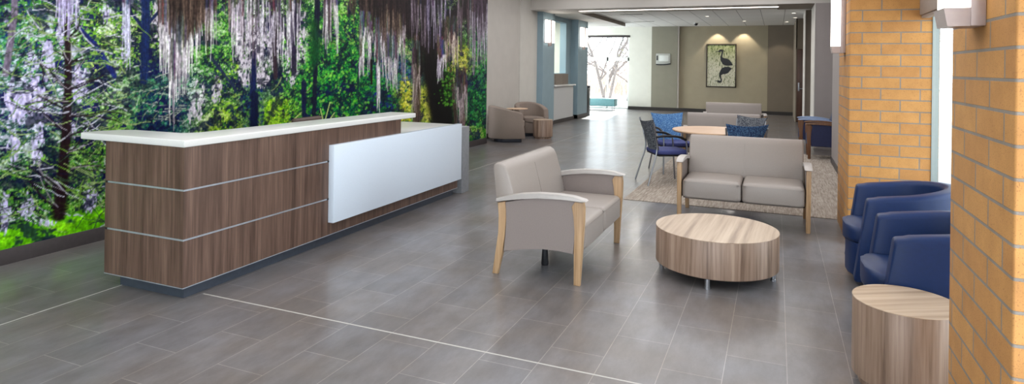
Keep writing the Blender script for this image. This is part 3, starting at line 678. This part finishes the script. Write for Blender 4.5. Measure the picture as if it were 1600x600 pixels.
# ------------------------------------------------------------------ wooden legged seating
def lounge_seat(name, label, cat, width, seats, mats, group=None, centre_leg=True):
    up, side, cap, wood = mats; t = thing(name, label, cat, group=group); hw = width/2
    # wood legs, profiles in (y, z); y<0 is the front
    fr = [(-.308,.612),(-.372,.625),(-.380,.57),(-.378,.47),(-.366,.25),(-.352,.0),(-.306,.0),(-.306,.22),(-.309,.40),(-.300,.50),(-.282,.575)]
    re = [(.350,.0),(.305,.0),(.270,.16),(.250,.30),(.240,.42),(.242,.50),(.250,.565),(.312,.548),(.300,.45),(.302,.32),(.325,.16)]
    for s in (-1, 1):
        x0, x1 = s*hw, s*(hw-.042)
        bm = bmesh.new(); prism(bm, fr, min(x0, x1), max(x0, x1), 'x', bev=.006); obj('leg', bm, wood, t)
        bm = bmesh.new(); prism(bm, re, min(x0, x1), max(x0, x1), 'x', bev=.006); obj('leg', bm, wood, t)
        pn = [(-.30,.225),(-.18,.238),(-.05,.235),(.10,.215),(.26,.178),(.245,.30),(.235,.42),(.25,.56),(.05,.605),(-.15,.622),(-.33,.615),(-.303,.52),(-.312,.40)]
        a, b_ = s*(hw-.006), s*(hw-.036)
        bm = bmesh.new(); prism(bm, pn, min(a, b_), max(a, b_), 'x', bev=.004); obj('side_panel', bm, side, t)
        cp = [(.325,.552),(.322,.583),(.24,.608),(.12,.635),(-.02,.652),(-.18,.657),(-.30,.650),(-.385,.634),(-.398,.622),(-.36,.612),(-.20,.622),(-.02,.615),(.15,.592)]
        a, b_ = s*(hw+.012), s*(hw-.060)
        bm = bmesh.new(); prism(bm, cp, min(a, b_), max(a, b_), 'x', bev=.008, segs=3); obj('arm_cap', bm, cap, t)
    iw = hw-.048
    bk = [(.20,.30),(.165,.45),(.205,.62),(.250,.78),(.275,.825),(.312,.848),(.350,.847),(.372,.832),(.376,.80),(.345,.60),(.315,.42),(.30,.30)]
    bm = bmesh.new(); prism(bm, bk, -iw, iw, 'x', bev=.018, segs=3); bo = obj('backrest', bm, up, t, smooth=50)
    if seats > 1:
        bm = bmesh.new(); prism(bm, [(y-.003, z) for y, z in bk[1:4]]+[(y+.004, z) for y, z in bk[1:4]][::-1], -.0035, .0035, 'x'); obj('seam', bm, up, bo)
    for i in range(seats):
        a = -iw+i*2*iw/seats+.003; b_ = -iw+(i+1)*2*iw/seats-.003
        obj('seat_cushion', rbox(a, b_, -.372, .20, .235, .445, .045, 5, puff=.012), up, t, smooth=60)
    obj('seat_frame', B(-iw, iw, -.24, .26, .222, .26, bev=.005), 'under', t)
    return t
tm = ('taupe_vinyl', 'taupe_panel', 'arm_cap', 'beech')
GL = 'taupe loveseats of the waiting area'
LA = lounge_seat('loveseat', 'taupe loveseat seen from its side, turned toward the round coffee table, nearest to the desk', 'loveseat', 1.28, 2, tm, GL)
LA.location = (-1.66, 5.075, 0); LA.rotation_euler = (0, 0, PI/2)
dup(LA, (-.315, 7.175, 0), 0, 'taupe loveseat facing the camera directly behind the round coffee table')
dup(LA, (-.80, 11.0, 0), math.radians(6), 'taupe loveseat just behind the round dining table with patterned chairs')
dup(LA, (-.86, 14.75, 0), math.radians(6), 'farthest taupe loveseat, closest to the wall with the heron picture')
bm = bmesh.new(); lathe(bm, [(0,0),(.026,0),(.03,.015),(.018,.21),(0,.21)], 14, -.27, .05); obj('centre_leg', bm, 'dark_metal', LA)
nm = ('blue_vinyl', 'navy_fab', 'brown_wood', 'brown_wood')
GA = 'navy armchairs by the right wall'
RA = lounge_seat('armchair', 'navy armchair with brown wooden legs and arm caps beside the grey column, nearer of two', 'armchair', .62, 1, nm, GA)
RA.location = (.89, 12.84, .006); RA.rotation_euler = (0, 0, -PI/2)
r2 = dup(RA, (.80, 14.05, 0), -PI/2, 'navy armchair with pale blue arm caps, behind the brown armed one', GA)
for ch in r2.children:
    if ch.name.startswith('arm_cap'):
        ch.data = ch.data.copy(); ch.data.materials[0] = M['sky_cap']

# ------------------------------------------------------------------ round tables
def drum_table(name, label, x, y, r, z0, h, feet, rz, group=None):
    t = thing(name, label, 'table', (x, y, 0), rz, group)
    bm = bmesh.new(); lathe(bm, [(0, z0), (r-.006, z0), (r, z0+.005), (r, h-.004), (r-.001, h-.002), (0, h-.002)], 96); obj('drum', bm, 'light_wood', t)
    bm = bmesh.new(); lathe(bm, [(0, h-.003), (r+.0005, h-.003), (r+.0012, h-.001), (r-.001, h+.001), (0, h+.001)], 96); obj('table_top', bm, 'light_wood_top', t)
    if feet:
        obj('base_ring', lathe(bmesh.new(), [(0, .06), (r-.16, .06), (r-.16, z0+.01), (0, z0+.01)], 64), 'under', t)
        for k_ in range(4):
            a = k_*PI/2; bm = bmesh.new(); lathe(bm, [(0,0),(.022,0),(.022,.012),(.019,.015),(.019,z0+.005),(0,z0+.005)], 16, (r-.04)*math.cos(a), (r-.04)*math.sin(a)); obj('leg', bm, 'steel', t)
    else:
        obj('plinth', lathe(bmesh.new(), [(0,0),(r-.03,0),(r-.03,z0+.01),(0,z0+.01)], 64), 'brown_wood' if name == 'x' else 'light_wood', t)
    return t
drum_table('coffee_table', 'low round drum coffee table in pale wood grain on short chrome legs', -.425, 5.21, .462, .078, .355, True, math.radians(-93))
drum_table('side_table', 'round wood grain drum side table in front of the near brick pier', .62, 3.735, .24, .045, .435, False, .5)
drum_table('side_table', 'small wood grain drum table beside the grey tub chairs near the mural', -4.82, 13.3, .22, .045, .42, False, .9)

t = thing('dining_table', 'round maple topped dining table with patterned chairs around it', 'table', (-.80, 9.27, .006))
obj('table_top', lathe(bmesh.new(), [(0,.71),(.55,.71),(.57,.722),(.572,.735),(.565,.742),(0,.742)], 80), 'dining_top', t)
obj('pedestal', lathe(bmesh.new(), [(0,.03),(.045,.03),(.04,.1),(.04,.66),(.09,.70),(.18,.71),(0,.71)], 32), 'dark_metal', t)
obj('base_disc', lathe(bmesh.new(), [(0,0),(.30,0),(.30,.012),(.26,.022),(.06,.04),(0,.04)], 48), 'dark_metal', t)

# ------------------------------------------------------------------ patterned chairs at the dining table
def side_chair(label, fab, group):
    t = thing('dining_chair', label, 'chair', group=group)
    # seat
    bm = bmesh.new(); prism(bm, [(-.22,-.24),(-.12,-.262),(.12,-.262),(.22,-.24),(.245,-.1),(.235,.14),(.20,.20),(-.20,.20),(-.235,.14),(-.245,-.1)], .415, .475, 'z', bev=.02, segs=3)
    obj('seat', bm, 'seat_blue', t, smooth=60)
    # flared curved backrest, wider at the top
    bm = bmesh.new(); n, m = 14, 12; G = {}
    for side in (0, 1):
        for i in range(n+1):
            for j in range(m+1):
                u = i/n*2-1; v = j/m; hw = .185+.085*v**1.5; x = u*hw
                edge = .030*(u*u)*v                                   # top edge dips in the middle
                z = .475+.39*v+edge
                y = .215+.09*v+.03*v*v-.055*u*u+(.008 if side else -.008)
                G[side, i, j] = bm.verts.new((x, y, z))
    for side in (0, 1):
        for i in range(n):
            for j in range(m):
                f = [G[side,i,j], G[side,i+1,j], G[side,i+1,j+1], G[side,i,j+1]]; bm.faces.new(f if side else f[::-1])
    for i in range(n):
        for j in (0, m): bm.faces.new((G[0,i,j], G[0,i+1,j], G[1,i+1,j], G[1,i,j]))
    for j in range(m):
        for i in (0, n): bm.faces.new((G[0,i,j], G[1,i,j], G[1,i,j+1], G[0,i,j+1]))
    obj('backrest', bm, fab, t, smooth=60)
    for s in (-1, 1):
        bm = bmesh.new(); tube(bm, smooth_path([(s*.262,.262,.84),(s*.243,.222,.66),(s*.232,.20,.48),(s*.25,.27,.22),(s*.268,.335,.0)]), .0115); obj('leg', bm, 'steel', t)
        bm = bmesh.new(); tube(bm, smooth_path([(s*.255,-.20,.62),(s*.252,-.215,.52),(s*.255,-.225,.38),(s*.268,-.255,.0)]), .0115); obj('leg', bm, 'steel', t)
        bm = bmesh.new(); tube(bm, smooth_path([(s*.245,.225,.66),(s*.262,.10,.675),(s*.268,-.08,.668),(s*.258,-.20,.62)]), .017); obj('armrest', bm, 'dark_metal', t)
    bm = bmesh.new(); box(bm, -.24, .24, -.20, .18, .395, .415, bev=.006); obj('seat_frame', bm, 'dark_metal', t)
    return t
GC = 'patterned chairs round the dining table'
c1 = side_chair('chair with charcoal patterned back and chrome legs, nearest left of the dining table', 'pat_char', GC)
c1.location = (-1.43, 8.97, .006); c1.rotation_euler = (0, 0, math.radians(120))
def recol(ch, mat):
    for c in ch.children:
        if c.name.startswith('backrest'): c.data = c.data.copy(); c.data.materials[0] = M[mat]
c2 = dup(c1, (-1.46, 9.98, .006), math.radians(32), 'chair with sky blue patterned back at the far left of the dining table'); recol(c2, 'pat_blue')
c3 = dup(c1, (-.43, 8.90, .006), math.radians(199), 'chair with navy and blue patterned back, near right of the dining table'); recol(c3, 'pat_mid')
dup(c1, (-.50, 9.92, .006), math.radians(-37), 'chair with charcoal patterned back at the far right of the dining table')

# ------------------------------------------------------------------ tub chairs
def tub_chair(name, label, mats, hr, hf, group, w=.39, dep=.37, tck=.125, tilt=.13):
    """hr/hf: rim height at rear / front; front faces -y"""
    up, base = mats; t = thing(name, label, 'armchair', group=group)
    path = []                                             # centre line, outward normal, s in 0..1 (0 front, 1 rear)
    yf = -dep+.04; yc = -.03; a = w-tck/2; b_ = dep-tck/2+.0
    for k_ in range(5): path.append((-a, yf+(yc-yf)*k_/5, -1, 0))
    for k_ in range(25):
        th = PI-PI*k_/24; path.append((a*math.cos(th), yc+(b_-yc)*math.sin(th), math.cos(th), math.sin(th)))
    for k_ in range(5): path.append((a, yc+(yf-yc)*(k_+1)/5, 1, 0))
    bm = bmesh.new(); rings = []; h = tck/2; L = len(path)-1
    for i, (x, y, nx, ny) in enumerate(path):
        s = math.sin(PI*i/L); zt = hf+(hr-hf)*s
        endk = min(1., min(i, L-i)/2.5)*.6+.4 if min(i, L-i) < 2 else 1.
        r = .035; prof = []
        for a_ in (0, 30, 60, 90): prof.append((h-r+r*math.cos(math.radians(a_)), zt-r+r*math.sin(math.radians(a_))))
        for a_ in (90, 120, 150, 180): prof.append((-h+r+r*math.cos(math.radians(a_)), zt-r+r*math.sin(math.radians(a_))))
        prof += [(-h, .09), (h-.012, .075), (h, .09), (h, (zt+.08)/2)]
        ring = []
        for o_, z in prof:
            lean = tilt*(z-.35)*(1 if i in (0, L) else (.8 if i in (1, L-1) else 0))
            oo = o_*(.86 if i in (0, L) else 1)
            ring.append(bm.verts.new((x+nx*oo, y+ny*oo+lean, z)))
        rings.append(ring)
    n = len(rings[0])
    for p, q_ in zip(rings, rings[1:]):
        for k_ in range(n): bm.faces.new((p[k_], q_[k_], q_[(k_+1) % n], p[(k_+1) % n]))
    e0 = bm.faces.new(rings[0]); e1 = bm.faces.new(rings[-1][::-1])
    bmesh.ops.bevel(bm, geom=list(e0.edges)+list(e1.edges), offset=.016, segments=3, profile=.5, affect='EDGES')
    obj('shell', bm, up, t, smooth=50)
    # seat base + cushion (curved front)
    def plan(inx, fy):
        pts = [(-inx, fy+.05), (-inx*.85, fy+.012), (-inx*.45, fy-.012), (0, fy-.02), (inx*.45, fy-.012), (inx*.85, fy+.012), (inx, fy+.05), (inx, .05)]
        pts += [(inx*math.cos(x_), .05+(dep-tck-.04)*math.sin(x_)) for x_ in (.4, .8, 1.2, 1.57, 1.94, 2.34, 2.74)]+[(-inx, .05)]
        return pts
    bm = bmesh.new(); prism(bm, plan(w-tck-.002, -dep-.0), .075, .325, 'z', bev=.012, segs=3); obj('seat_base', bm, up, t, smooth=50)
    bm = bmesh.new(); prism(bm, plan(w-tck-.004, -dep-.02), .322, .44, 'z', bev=.035, segs=4); obj('seat_cushion', bm, up, t, smooth=60)
    bm = bmesh.new(); prism(bm, [(x*.9, y*.9) for x, y in plan(w-.03, -dep+.02)], 0, .08, 'z', bev=.004); obj('plinth', bm, base, t)
    return t
GB = 'blue tub chairs by the window'
T1 = tub_chair('tub_chair', 'navy blue vinyl tub chair beside the far brick pier, farther of two', ('blue_vinyl', 'blue_dark'), .765, .675, GB, w=.375)
T1.location = (.90, 5.53, 0); T1.rotation_euler = (0, 0, -PI/2)
dup(T1, (.90, 4.38, 0), -PI/2, 'navy blue vinyl tub chair partly hidden by the near brick pier, nearer of two')
GT = 'grey tub chairs near the mural'
T3 = tub_chair('tub_chair', 'warm grey tub chair turned away, standing against the end of the mural wall', ('lobby_fab', 'blue_dark'), .76, .62, GT, w=.37, dep=.37)
T3.location = (-5.38, 12.46, 0); T3.rotation_euler = (0, 0, math.radians(125))
T4 = dup(T3, (-5.36, 13.85, 0), math.radians(40), 'warm grey tub chair with its open side to the camera, behind the small drum table', GT)
bm = lathe(bmesh.new(), [(0,.0),(.17,.0),(.18,.01),(.17,.02),(0,.02)], 40)
for v_ in bm.verts: v_.co.y *= 1.35
o_ = obj('tablet_arm', bm, 'dining_top', T3); o_.location = (.36, -.34, .655); o_['label'] = 'oval pale wood tablet'
bm = bmesh.new(); tube(bm, [(.32, -.15, .58), (.36, -.26, .662)], .012); obj('tablet_bracket', bm, 'dark_metal', T3)

# ------------------------------------------------------------------ bench by the far window
t = thing('bench', 'teal upholstered bench in front of the bright far window', 'bench', (-6.75, 23.7, 0))
obj('seat', rbox(-1.5, 1.12, -.25, .25, .13, .43, .03), 'teal', t)
for x in (-1.35, .0, 1.0):
    for y in (-.19, .19):
        bm = bmesh.new(); tube(bm, [(x, y, 0), (x, y, .15)], .018); obj('leg', bm, 'steel', t)
# dark bin against the blue column end
t = thing('waste_bin', 'narrow black bin standing at the end of the second blue column', 'bin', (-5.88, 20.22, 0))
bm = bmesh.new(); box(bm, -.14, .14, -.2, .2, 0, .92, bev=.01); obj('body', bm, 'dark_metal', t)
bm = bmesh.new(); box(bm, -.145, .145, -.205, .205, .92, 1.0, bev=.015); obj('lid', bm, 'blue_dark', t)

# ------------------------------------------------------------------ sconces
def sconce(label, x, y, z0, hgt, wid, dep, group):
    """wall lamp on a wall facing -x (origin on the wall)"""
    t = thing('wall_sconce', label, 'wall lamp', (x, y, z0), 0, group)
    hw = wid/2
    bm = bmesh.new(); box(bm, -.045, 0, -hw, hw, 0, hgt, bev=.003)
    prism(bm, [(-.045, 0), (-.045, .065), (-dep, .065), (-dep+.012, .0)], -hw*.92, hw*.92, 'y'); obj('housing', bm, 'sconce_box', t)
    bm = bmesh.new(); n = 14; pts = []
    for i in range(n+1):
        a = -1+2*i/n; pts.append((-.045-(dep-.045)*(1-.25*a*a), hw*.93*a))
    pts = [(-.044, -hw*.93)]+pts+[(-.044, hw*.93)]
    prism(bm, pts, .066, hgt-.03, 'z'); obj('lens', bm, 'lens', t)
    return t
GS = 'brick pier sconces'
S1 = sconce('lit wall sconce on the near brick pier at the right edge', .674, 2.755, 1.765, .78, .17, .125, GS)
dup(S1, (.616, 6.98, 1.775), 0, 'lit wall sconce on the side of the far brick pier', GS)
GS2 = 'blue column sconces'
def twin(label, y, group):
    t = thing('wall_sconce', label, 'wall lamp', (XL, y, 2.26), 0, group)
    obj('centre_bar', B(.0, .09, -.03, .03, -.09, .62, bev=.004), 'sconce_box', t)
    for s in (-1, 1):
        obj('lens', B(.012, .075, min(s*.03, s*.32), max(s*.03, s*.32), .0, .6, bev=.01), 'lens', t)
    obj('backplate', B(-.001, .012, -.32, .32, -.01, .62), 'sconce_box', t)
    return t
S3 = twin('lit twin lens sconce on the blue column nearer the grey tub chairs', 16.12, GS2)
dup(S3, (XL, 19.38, 2.26), 0, 'lit twin lens sconce on the blue column closer to the far window', GS2)

# ------------------------------------------------------------------ lights set in the lobby ceiling
t = thing('linear_light', 'long lit strip light recessed under the header beam', 'ceiling light', (-2.36, 15.75, 3.07))
obj('lens', B(-2.38, 2.38, -.05, .05, -.014, .0), 'led', t); obj('trim', B(-2.40, 2.40, -.062, .062, -.009, .001), 'wall_white', t)
GD = 'round downlights in the lobby ceiling'
def downlight(x, y, label):
    t = thing('downlight', label, 'ceiling light', (x, y, LC), 0, GD)
    obj('lens', lathe(bmesh.new(), [(0,-.006),(.06,-.006),(.06,.0),(0,.0)], 24), 'down', t)
    obj('trim_ring', lathe(bmesh.new(), [(.06,-.01),(.085,-.008),(.085,.0),(.06,.0)], 24), 'wall_white', t); return t
D1 = downlight(.35, 17.3, 'lit downlight closest to the dark end of the header beam')
for x, y, lb in ((.42, 19.2, 'lit downlight second from the header beam in front of the dark wall'), (.50, 20.9, 'lit downlight third from the header beam in front of the dark wall'),
                 (.30, 22.6, 'lit downlight nearest the dark taupe wall'), (-1.95, 19.8, 'lit downlight in the middle of the lobby ceiling above the farthest loveseat'), (-1.72, 17.6, 'lit downlight just past the middle of the header beam'),
                 (-1.0, 22.0, 'lit downlight between the centre of the lobby and the heron picture')):
    dup(D1, (x, y, LC), 0, lb)
t = thing('security_camera', 'small dark dome camera on the lobby ceiling before the beige wall', 'camera', (-2.6, 22.6, LC))
obj('dome', lathe(bmesh.new(), [(0,-.10),(.045,-.085),(.062,-.05),(.065,-.02),(0,-.02)], 24), 'dark_metal', t)
obj('mount', lathe(bmesh.new(), [(0,-.022),(.08,-.022),(.08,0),(0,0)], 24), 'wall_white', t)
GV = 'linear air vents in the lobby ceiling'
v0 = thing('air_vent', 'slotted linear air vent in the lobby ceiling, farther from the far window', 'vent', (-4.0, 18.6, LC), 0, GV)
obj('frame', B(-.35, .35, -.06, .06, -.008, 0, bev=.002), 'wall_white', v0)
for s in (-.03, 0, .03): obj('slot', B(-.33, .33, s-.006, s+.006, -.010, -.007), 'base_black', v0)
dup(v0, (-4.2, 21.6, LC), 0, 'slotted linear air vent in the lobby ceiling, closer to the far window', GV)

# ------------------------------------------------------------------ heron picture and plaque
AX, AY = -1.89, FY+.018
t = thing('framed_picture', 'framed picture of a wading heron and its reflection among reeds', 'picture', (AX, AY, 1.735))
k = NT('reed painting'); v = k.coord('Object', (1, 1, .22)); f = k.noise(v, 26, 4, .65, .8); v2 = k.coord('Object'); g = k.noise(v2, 3.2, 3, .6)
sx = k.new('SeparateXYZ'); tc = k.new('TexCoord'); k.l(tc.outputs['Object'], sx.inputs[0])
mr = k.new('MapRange'); mr.inputs['From Min'].default_value = -.1; mr.inputs['From Max'].default_value = .75; k.l(sx.outputs[2], mr.inputs[0])
upc = k.ramp(f, [(.36, (34,50,20)), (.45, (96,116,48)), (.53, (176,182,140)), (.60, (70,94,34))])
loc = k.ramp(f, [(.38, (76,92,50)), (.44, (190,188,166)), (.56, (206,204,186)), (.62, (110,118,76))])
k.base(k.mix(mr.outputs[0], loc, upc)); k.rough(.6)
cv = obj('canvas', B(-.50, .50, -.03, -.018, -.77, .77), k.m, t)
bm = bmesh.new()
for a in ((-.53, -.49, -.80, .80), (.49, .53, -.80, .80)): box(bm, a[0], a[1], -.045, -.0, a[2], a[3], bev=.004)
for a in ((.76, .80), (-.80, -.76)): box(bm, -.49, .49, -.045, -.0, a[0], a[1], bev=.004)
obj('frame', bm, 'picture_frame', t)
def ribbon(bm, pts, y0=-.036, y1=-.028):
    """flat silhouette ribbon: (x, z, halfwidth)"""
    L_ = []; R_ = []
    for i, (x, z, w_) in enumerate(pts):
        a = Vector(pts[min(i+1, len(pts)-1)][:2])-Vector(pts[max(i-1, 0)][:2]); a.normalize(); n_ = Vector((-a.y, a.x))*w_
        L_.append((x+n_.x, z+n_.y)); R_.append((x-n_.x, z-n_.y))
    prism(bm, L_+R_[::-1], y0, y1, 'y')
def heron(flip):
    bm = bmesh.new(); s = -1 if flip else 1
    ribbon(bm, [(x, z*s, w_) for x, z, w_ in ((-.06,.46,.03),(.0,.505,.04),(.05,.49,.032),(.062,.42,.024),(.035,.33,.025),(.02,.25,.034),(.06,.17,.07),(.14,.10,.125),(.24,.055,.125),(.34,.01,.075),(.42,-.035 if not flip else .0,.008))])
    ribbon(bm, [(-.05,.47*s,.016),(-.12,.465*s,.010),(-.18,.45*s,.003)])
    if not flip: ribbon(bm, [(.03,.52,.012),(.10,.50,.010),(.15,.46,.003)])
    return bm
o_ = obj('heron', heron(False), 'ink', t, smooth=0); o_.location = (-.02, 0, .06)
o_.scale = (1, 1, 1)
o_ = obj('heron_reflection', heron(True), 'ink', t, smooth=0); o_.location = (-.05, .001, -.10)
t = thing('wall_plaque', 'pale plaque with a dark bar and dark curved line on the sage wall', 'sign', (-3.98, FY-.122, 1.97))
obj('plate', B(-.27, .27, -.02, 0, -.20, .20, bev=.004), 'plaque', t)
bm = bmesh.new(); prism(bm, [(-.26,-.235),(-.1,-.245),(.1,-.235),(.28,-.205),(.28,-.165),(.1,-.195),(-.1,-.205),(-.26,-.195)], -.035, -.002, 'y'); obj('curved_bar', bm, 'ink', t)
obj('dark_bar', B(-.245, -.205, -.03, -.018, -.06, .12), 'ink', t)
obj('raised_panel', B(-.15, .2, -.026, -.018, -.09, .13, bev=.003), 'frame_white', t)

# ------------------------------------------------------------------ bare trees outside the far window
def tree(x, y, h, seed, label, leafy=0):
    rn = random.Random(seed); t = thing('bare_tree', label, 'tree', (x, y, -.06), 0, 'bare trees outside the far window')
    tr = bmesh.new(); br_ = bmesh.new(); tips = []
    def grow(bm, p, d, L, r, dep):
        pts = [Vector(p)]; dd = Vector(d)
        for _ in range(4):
            dd = (dd+Vector((rn.gauss(0, .14), rn.gauss(0, .14), rn.gauss(.03, .08)))).normalized(); pts.append(pts[-1]+dd*L/4)
        tube(bm, pts, [r*(1-.5*i/4) for i in range(5)], 6 if dep < 2 else 4, cap=False)
        if dep >= 4: tips.append(pts[-1]); return
        for _ in range(3 if dep else 6):
            q_ = pts[rn.randint(1, 4)]; a = rn.uniform(0, 2*PI)
            nd = (dd*.6+Vector((math.cos(a), math.sin(a), rn.uniform(-.1, .7)))).normalized()
            grow(br_, q_, nd, L*rn.uniform(.5, .72), r*.5, dep+1)
    grow(tr, (0, 0, 0), (rn.uniform(-.2, .2), 0, 1), h*.62, .03*h/2.2, 0)
    obj('trunk', tr, 'bark', t, smooth=60); obj('branches', br_, 'bark', t, smooth=60)
    if leafy:
        bm = bmesh.new()
        for p in tips*leafy:
            c = p+Vector((rn.gauss(0, .2), rn.gauss(0, .2), rn.gauss(0, .15))); s = .05
            vs = [bm.verts.new(c+Vector((rn.uniform(-s, s), rn.uniform(-s, s), rn.uniform(-s, s)))) for _ in range(3)]; bm.faces.new(vs)
        obj('foliage', bm, 'leaf', t, smooth=0)
for i, (x, y, h, lf, lb) in enumerate([(-9.4,31,6,0,'bare grey tree outside, at the left edge of the far window'),(-8.5,33,6.5,3,'tree with a few pale green leaves, left half of the far window'),(-7.6,30.5,5.5,0,'thin bare tree outside beside the window mullion'),
        (-9.6,37,8,0,'tall bare tree far outside behind the leafy one'),(-7.9,38,8,0,'tall bare tree far outside in the right half of the far window'),(-6.9,31.5,5.5,0,'bare branching tree outside at the right edge of the far window'),(-11.5,34,7,0,'bare tree outside mostly hidden by the blue column')]):
    tree(x, y, h, 20+i, lb, lf)
bm = bmesh.new(); rn = random.Random(5)
for _ in range(1500):
    x, y = rn.uniform(-22, -2), rn.uniform(36, 44); hh = rn.uniform(.8, 3.0); a = rn.gauss(0, .25); b_ = rn.gauss(0, .25)
    tube(bm, [(x, y, -.06), (x+a*hh*.5, y+b_*hh*.5, hh*.5), (x+a*hh*1.3, y+b_*hh, hh)], [.03, .02, .008], 4, cap=False)
o_ = obj('dry_brush', bm, 'brush', None, smooth=0, kind='stuff'); o_['label'] = 'thicket of dry pinkish brush beyond the far window'; o_['category'] = 'brush'

# ------------------------------------------------------------------ ceiling fixtures of the front room and lamps
def area(name, loc, rot, sx_, sy_, power, col=(1,1,1)):
    l = bpy.data.lights.new(name, 'AREA'); l.shape = 'RECTANGLE'; l.size = sx_; l.size_y = sy_; l.energy = power; l.color = col
    o = bpy.data.objects.new(name, l); C.objects.link(o); o.location = loc; o.rotation_euler = rot; return o
def spot(name, loc, rot, power, ang, blend_, col=(1,1,1), r=.03):
    l = bpy.data.lights.new(name, 'SPOT'); l.energy = power; l.spot_size = math.radians(ang); l.spot_blend = blend_; l.color = col; l.shadow_soft_size = r
    o = bpy.data.objects.new(name, l); C.objects.link(o); o.location = loc; o.rotation_euler = rot; return o
WARM, COOL = (1, .95, .88), (.86, .93, 1)
for x in (-4.2, -2.0, -.2):
    for y in (-1.5, 1.6, 4.7, 7.8, 10.9, 13.6):
        area('ceiling_lamp', (x, y, HC-.02), (0, 0, 0), 1.7, 2.5, (8 if x > -1 else 20) if y < 0 else 12 if x > -1 and y < 4 else (28 if y > 10 else 32), (.985, .985, 1))
area('window_daylight', (1.24, -.9, 1.15), (0, PI/2, 0), 1.9, 6.2, 110, COOL)
area('window_daylight', (-2.2, -4.45, 1.6), (PI/2, 0, 0), 7.0, 2.5, 45, COOL)  # added fill set at the unseen back window
def portal(loc, rot, a, b): area('window_portal', loc, rot, a, b, 1).data.cycles.is_portal = True
portal((-7.4, FY+.2, 1.45), (-PI/2, 0, 0), 4.1, 2.9)
portal((1.34, 4.84, 1.1), (0, PI/2, 0), 2.1, 3.4)
for x in (-7.5, -3.6, -1.2):
    for y in (17.8, 20.8): area('lobby_lamp', (x, y, LC-.03), (0, 0, 0), .4, .4, 24, WARM)
for x, p in ((-2.036, 60), (-1.123, 60)): spot('picture_spot', (x, FY-.26, LC-.03), (math.radians(6), 0, 0), p, 84, .35, (1, .86, .66))
spot('wall_spot', (.12, FY-.75, LC-.03), (math.radians(6), 0, 0), 26, 84, .35, (1, .88, .7))
area('window_daylight', (-9.75, 22.1, 1.6), (0, -PI/2, 0), 2.6, 4.0, 420, COOL)  # added fill, out of view, to brighten the lobby; the end wall has no window
area('office_lamp', (-7.2, 17.6, LC-.12), (0, 0, 0), 1.2, 2.0, 130, (.96, 1, .95))
area('strip_lamp', (-2.36, 15.75, 3.05), (0, 0, 0), 4.7, .08, 30, WARM)
area('sconce_lamp', (.675-.15, 2.755, 2.15), (0, PI/2, 0), .6, .12, 3, WARM)

sl = bpy.data.lights.new('low_sun', 'SUN'); sl.energy = 14; sl.angle = .02; sl.color = (1, .97, .92)
so = bpy.data.objects.new('low_sun', sl); C.objects.link(so); so.rotation_euler = Vector((.10, -1, -.50)).to_track_quat('-Z', 'Y').to_euler()
# ------------------------------------------------------------------ sky
w = bpy.data.worlds.new('overcast sky'); bpy.context.scene.world = w; w.use_nodes = True
nt = w.node_tree; nt.nodes.clear(); bg = nt.nodes.new('ShaderNodeBackground'); ou = nt.nodes.new('ShaderNodeOutputWorld')
bg.inputs[0].default_value = (.86, .93, 1, 1); bg.inputs[1].default_value = 6.0; nt.links.new(bg.outputs[0], ou.inputs[0])

sc = bpy.context.scene
sc.view_settings.view_transform = 'Standard'; sc.view_settings.look = 'None'; sc.view_settings.gamma = 1; sc.view_settings.use_curve_mapping = False
sc.view_settings.exposure = 0.0
sc.cycles.max_bounces = 8; sc.cycles.diffuse_bounces = 4; sc.cycles.glossy_bounces = 3; sc.cycles.transparent_max_bounces = 8
sc.cycles.sample_clamp_indirect = 8; sc.cycles.use_denoising = True; sc.cycles.caustics_reflective = False; sc.cycles.caustics_refractive = False
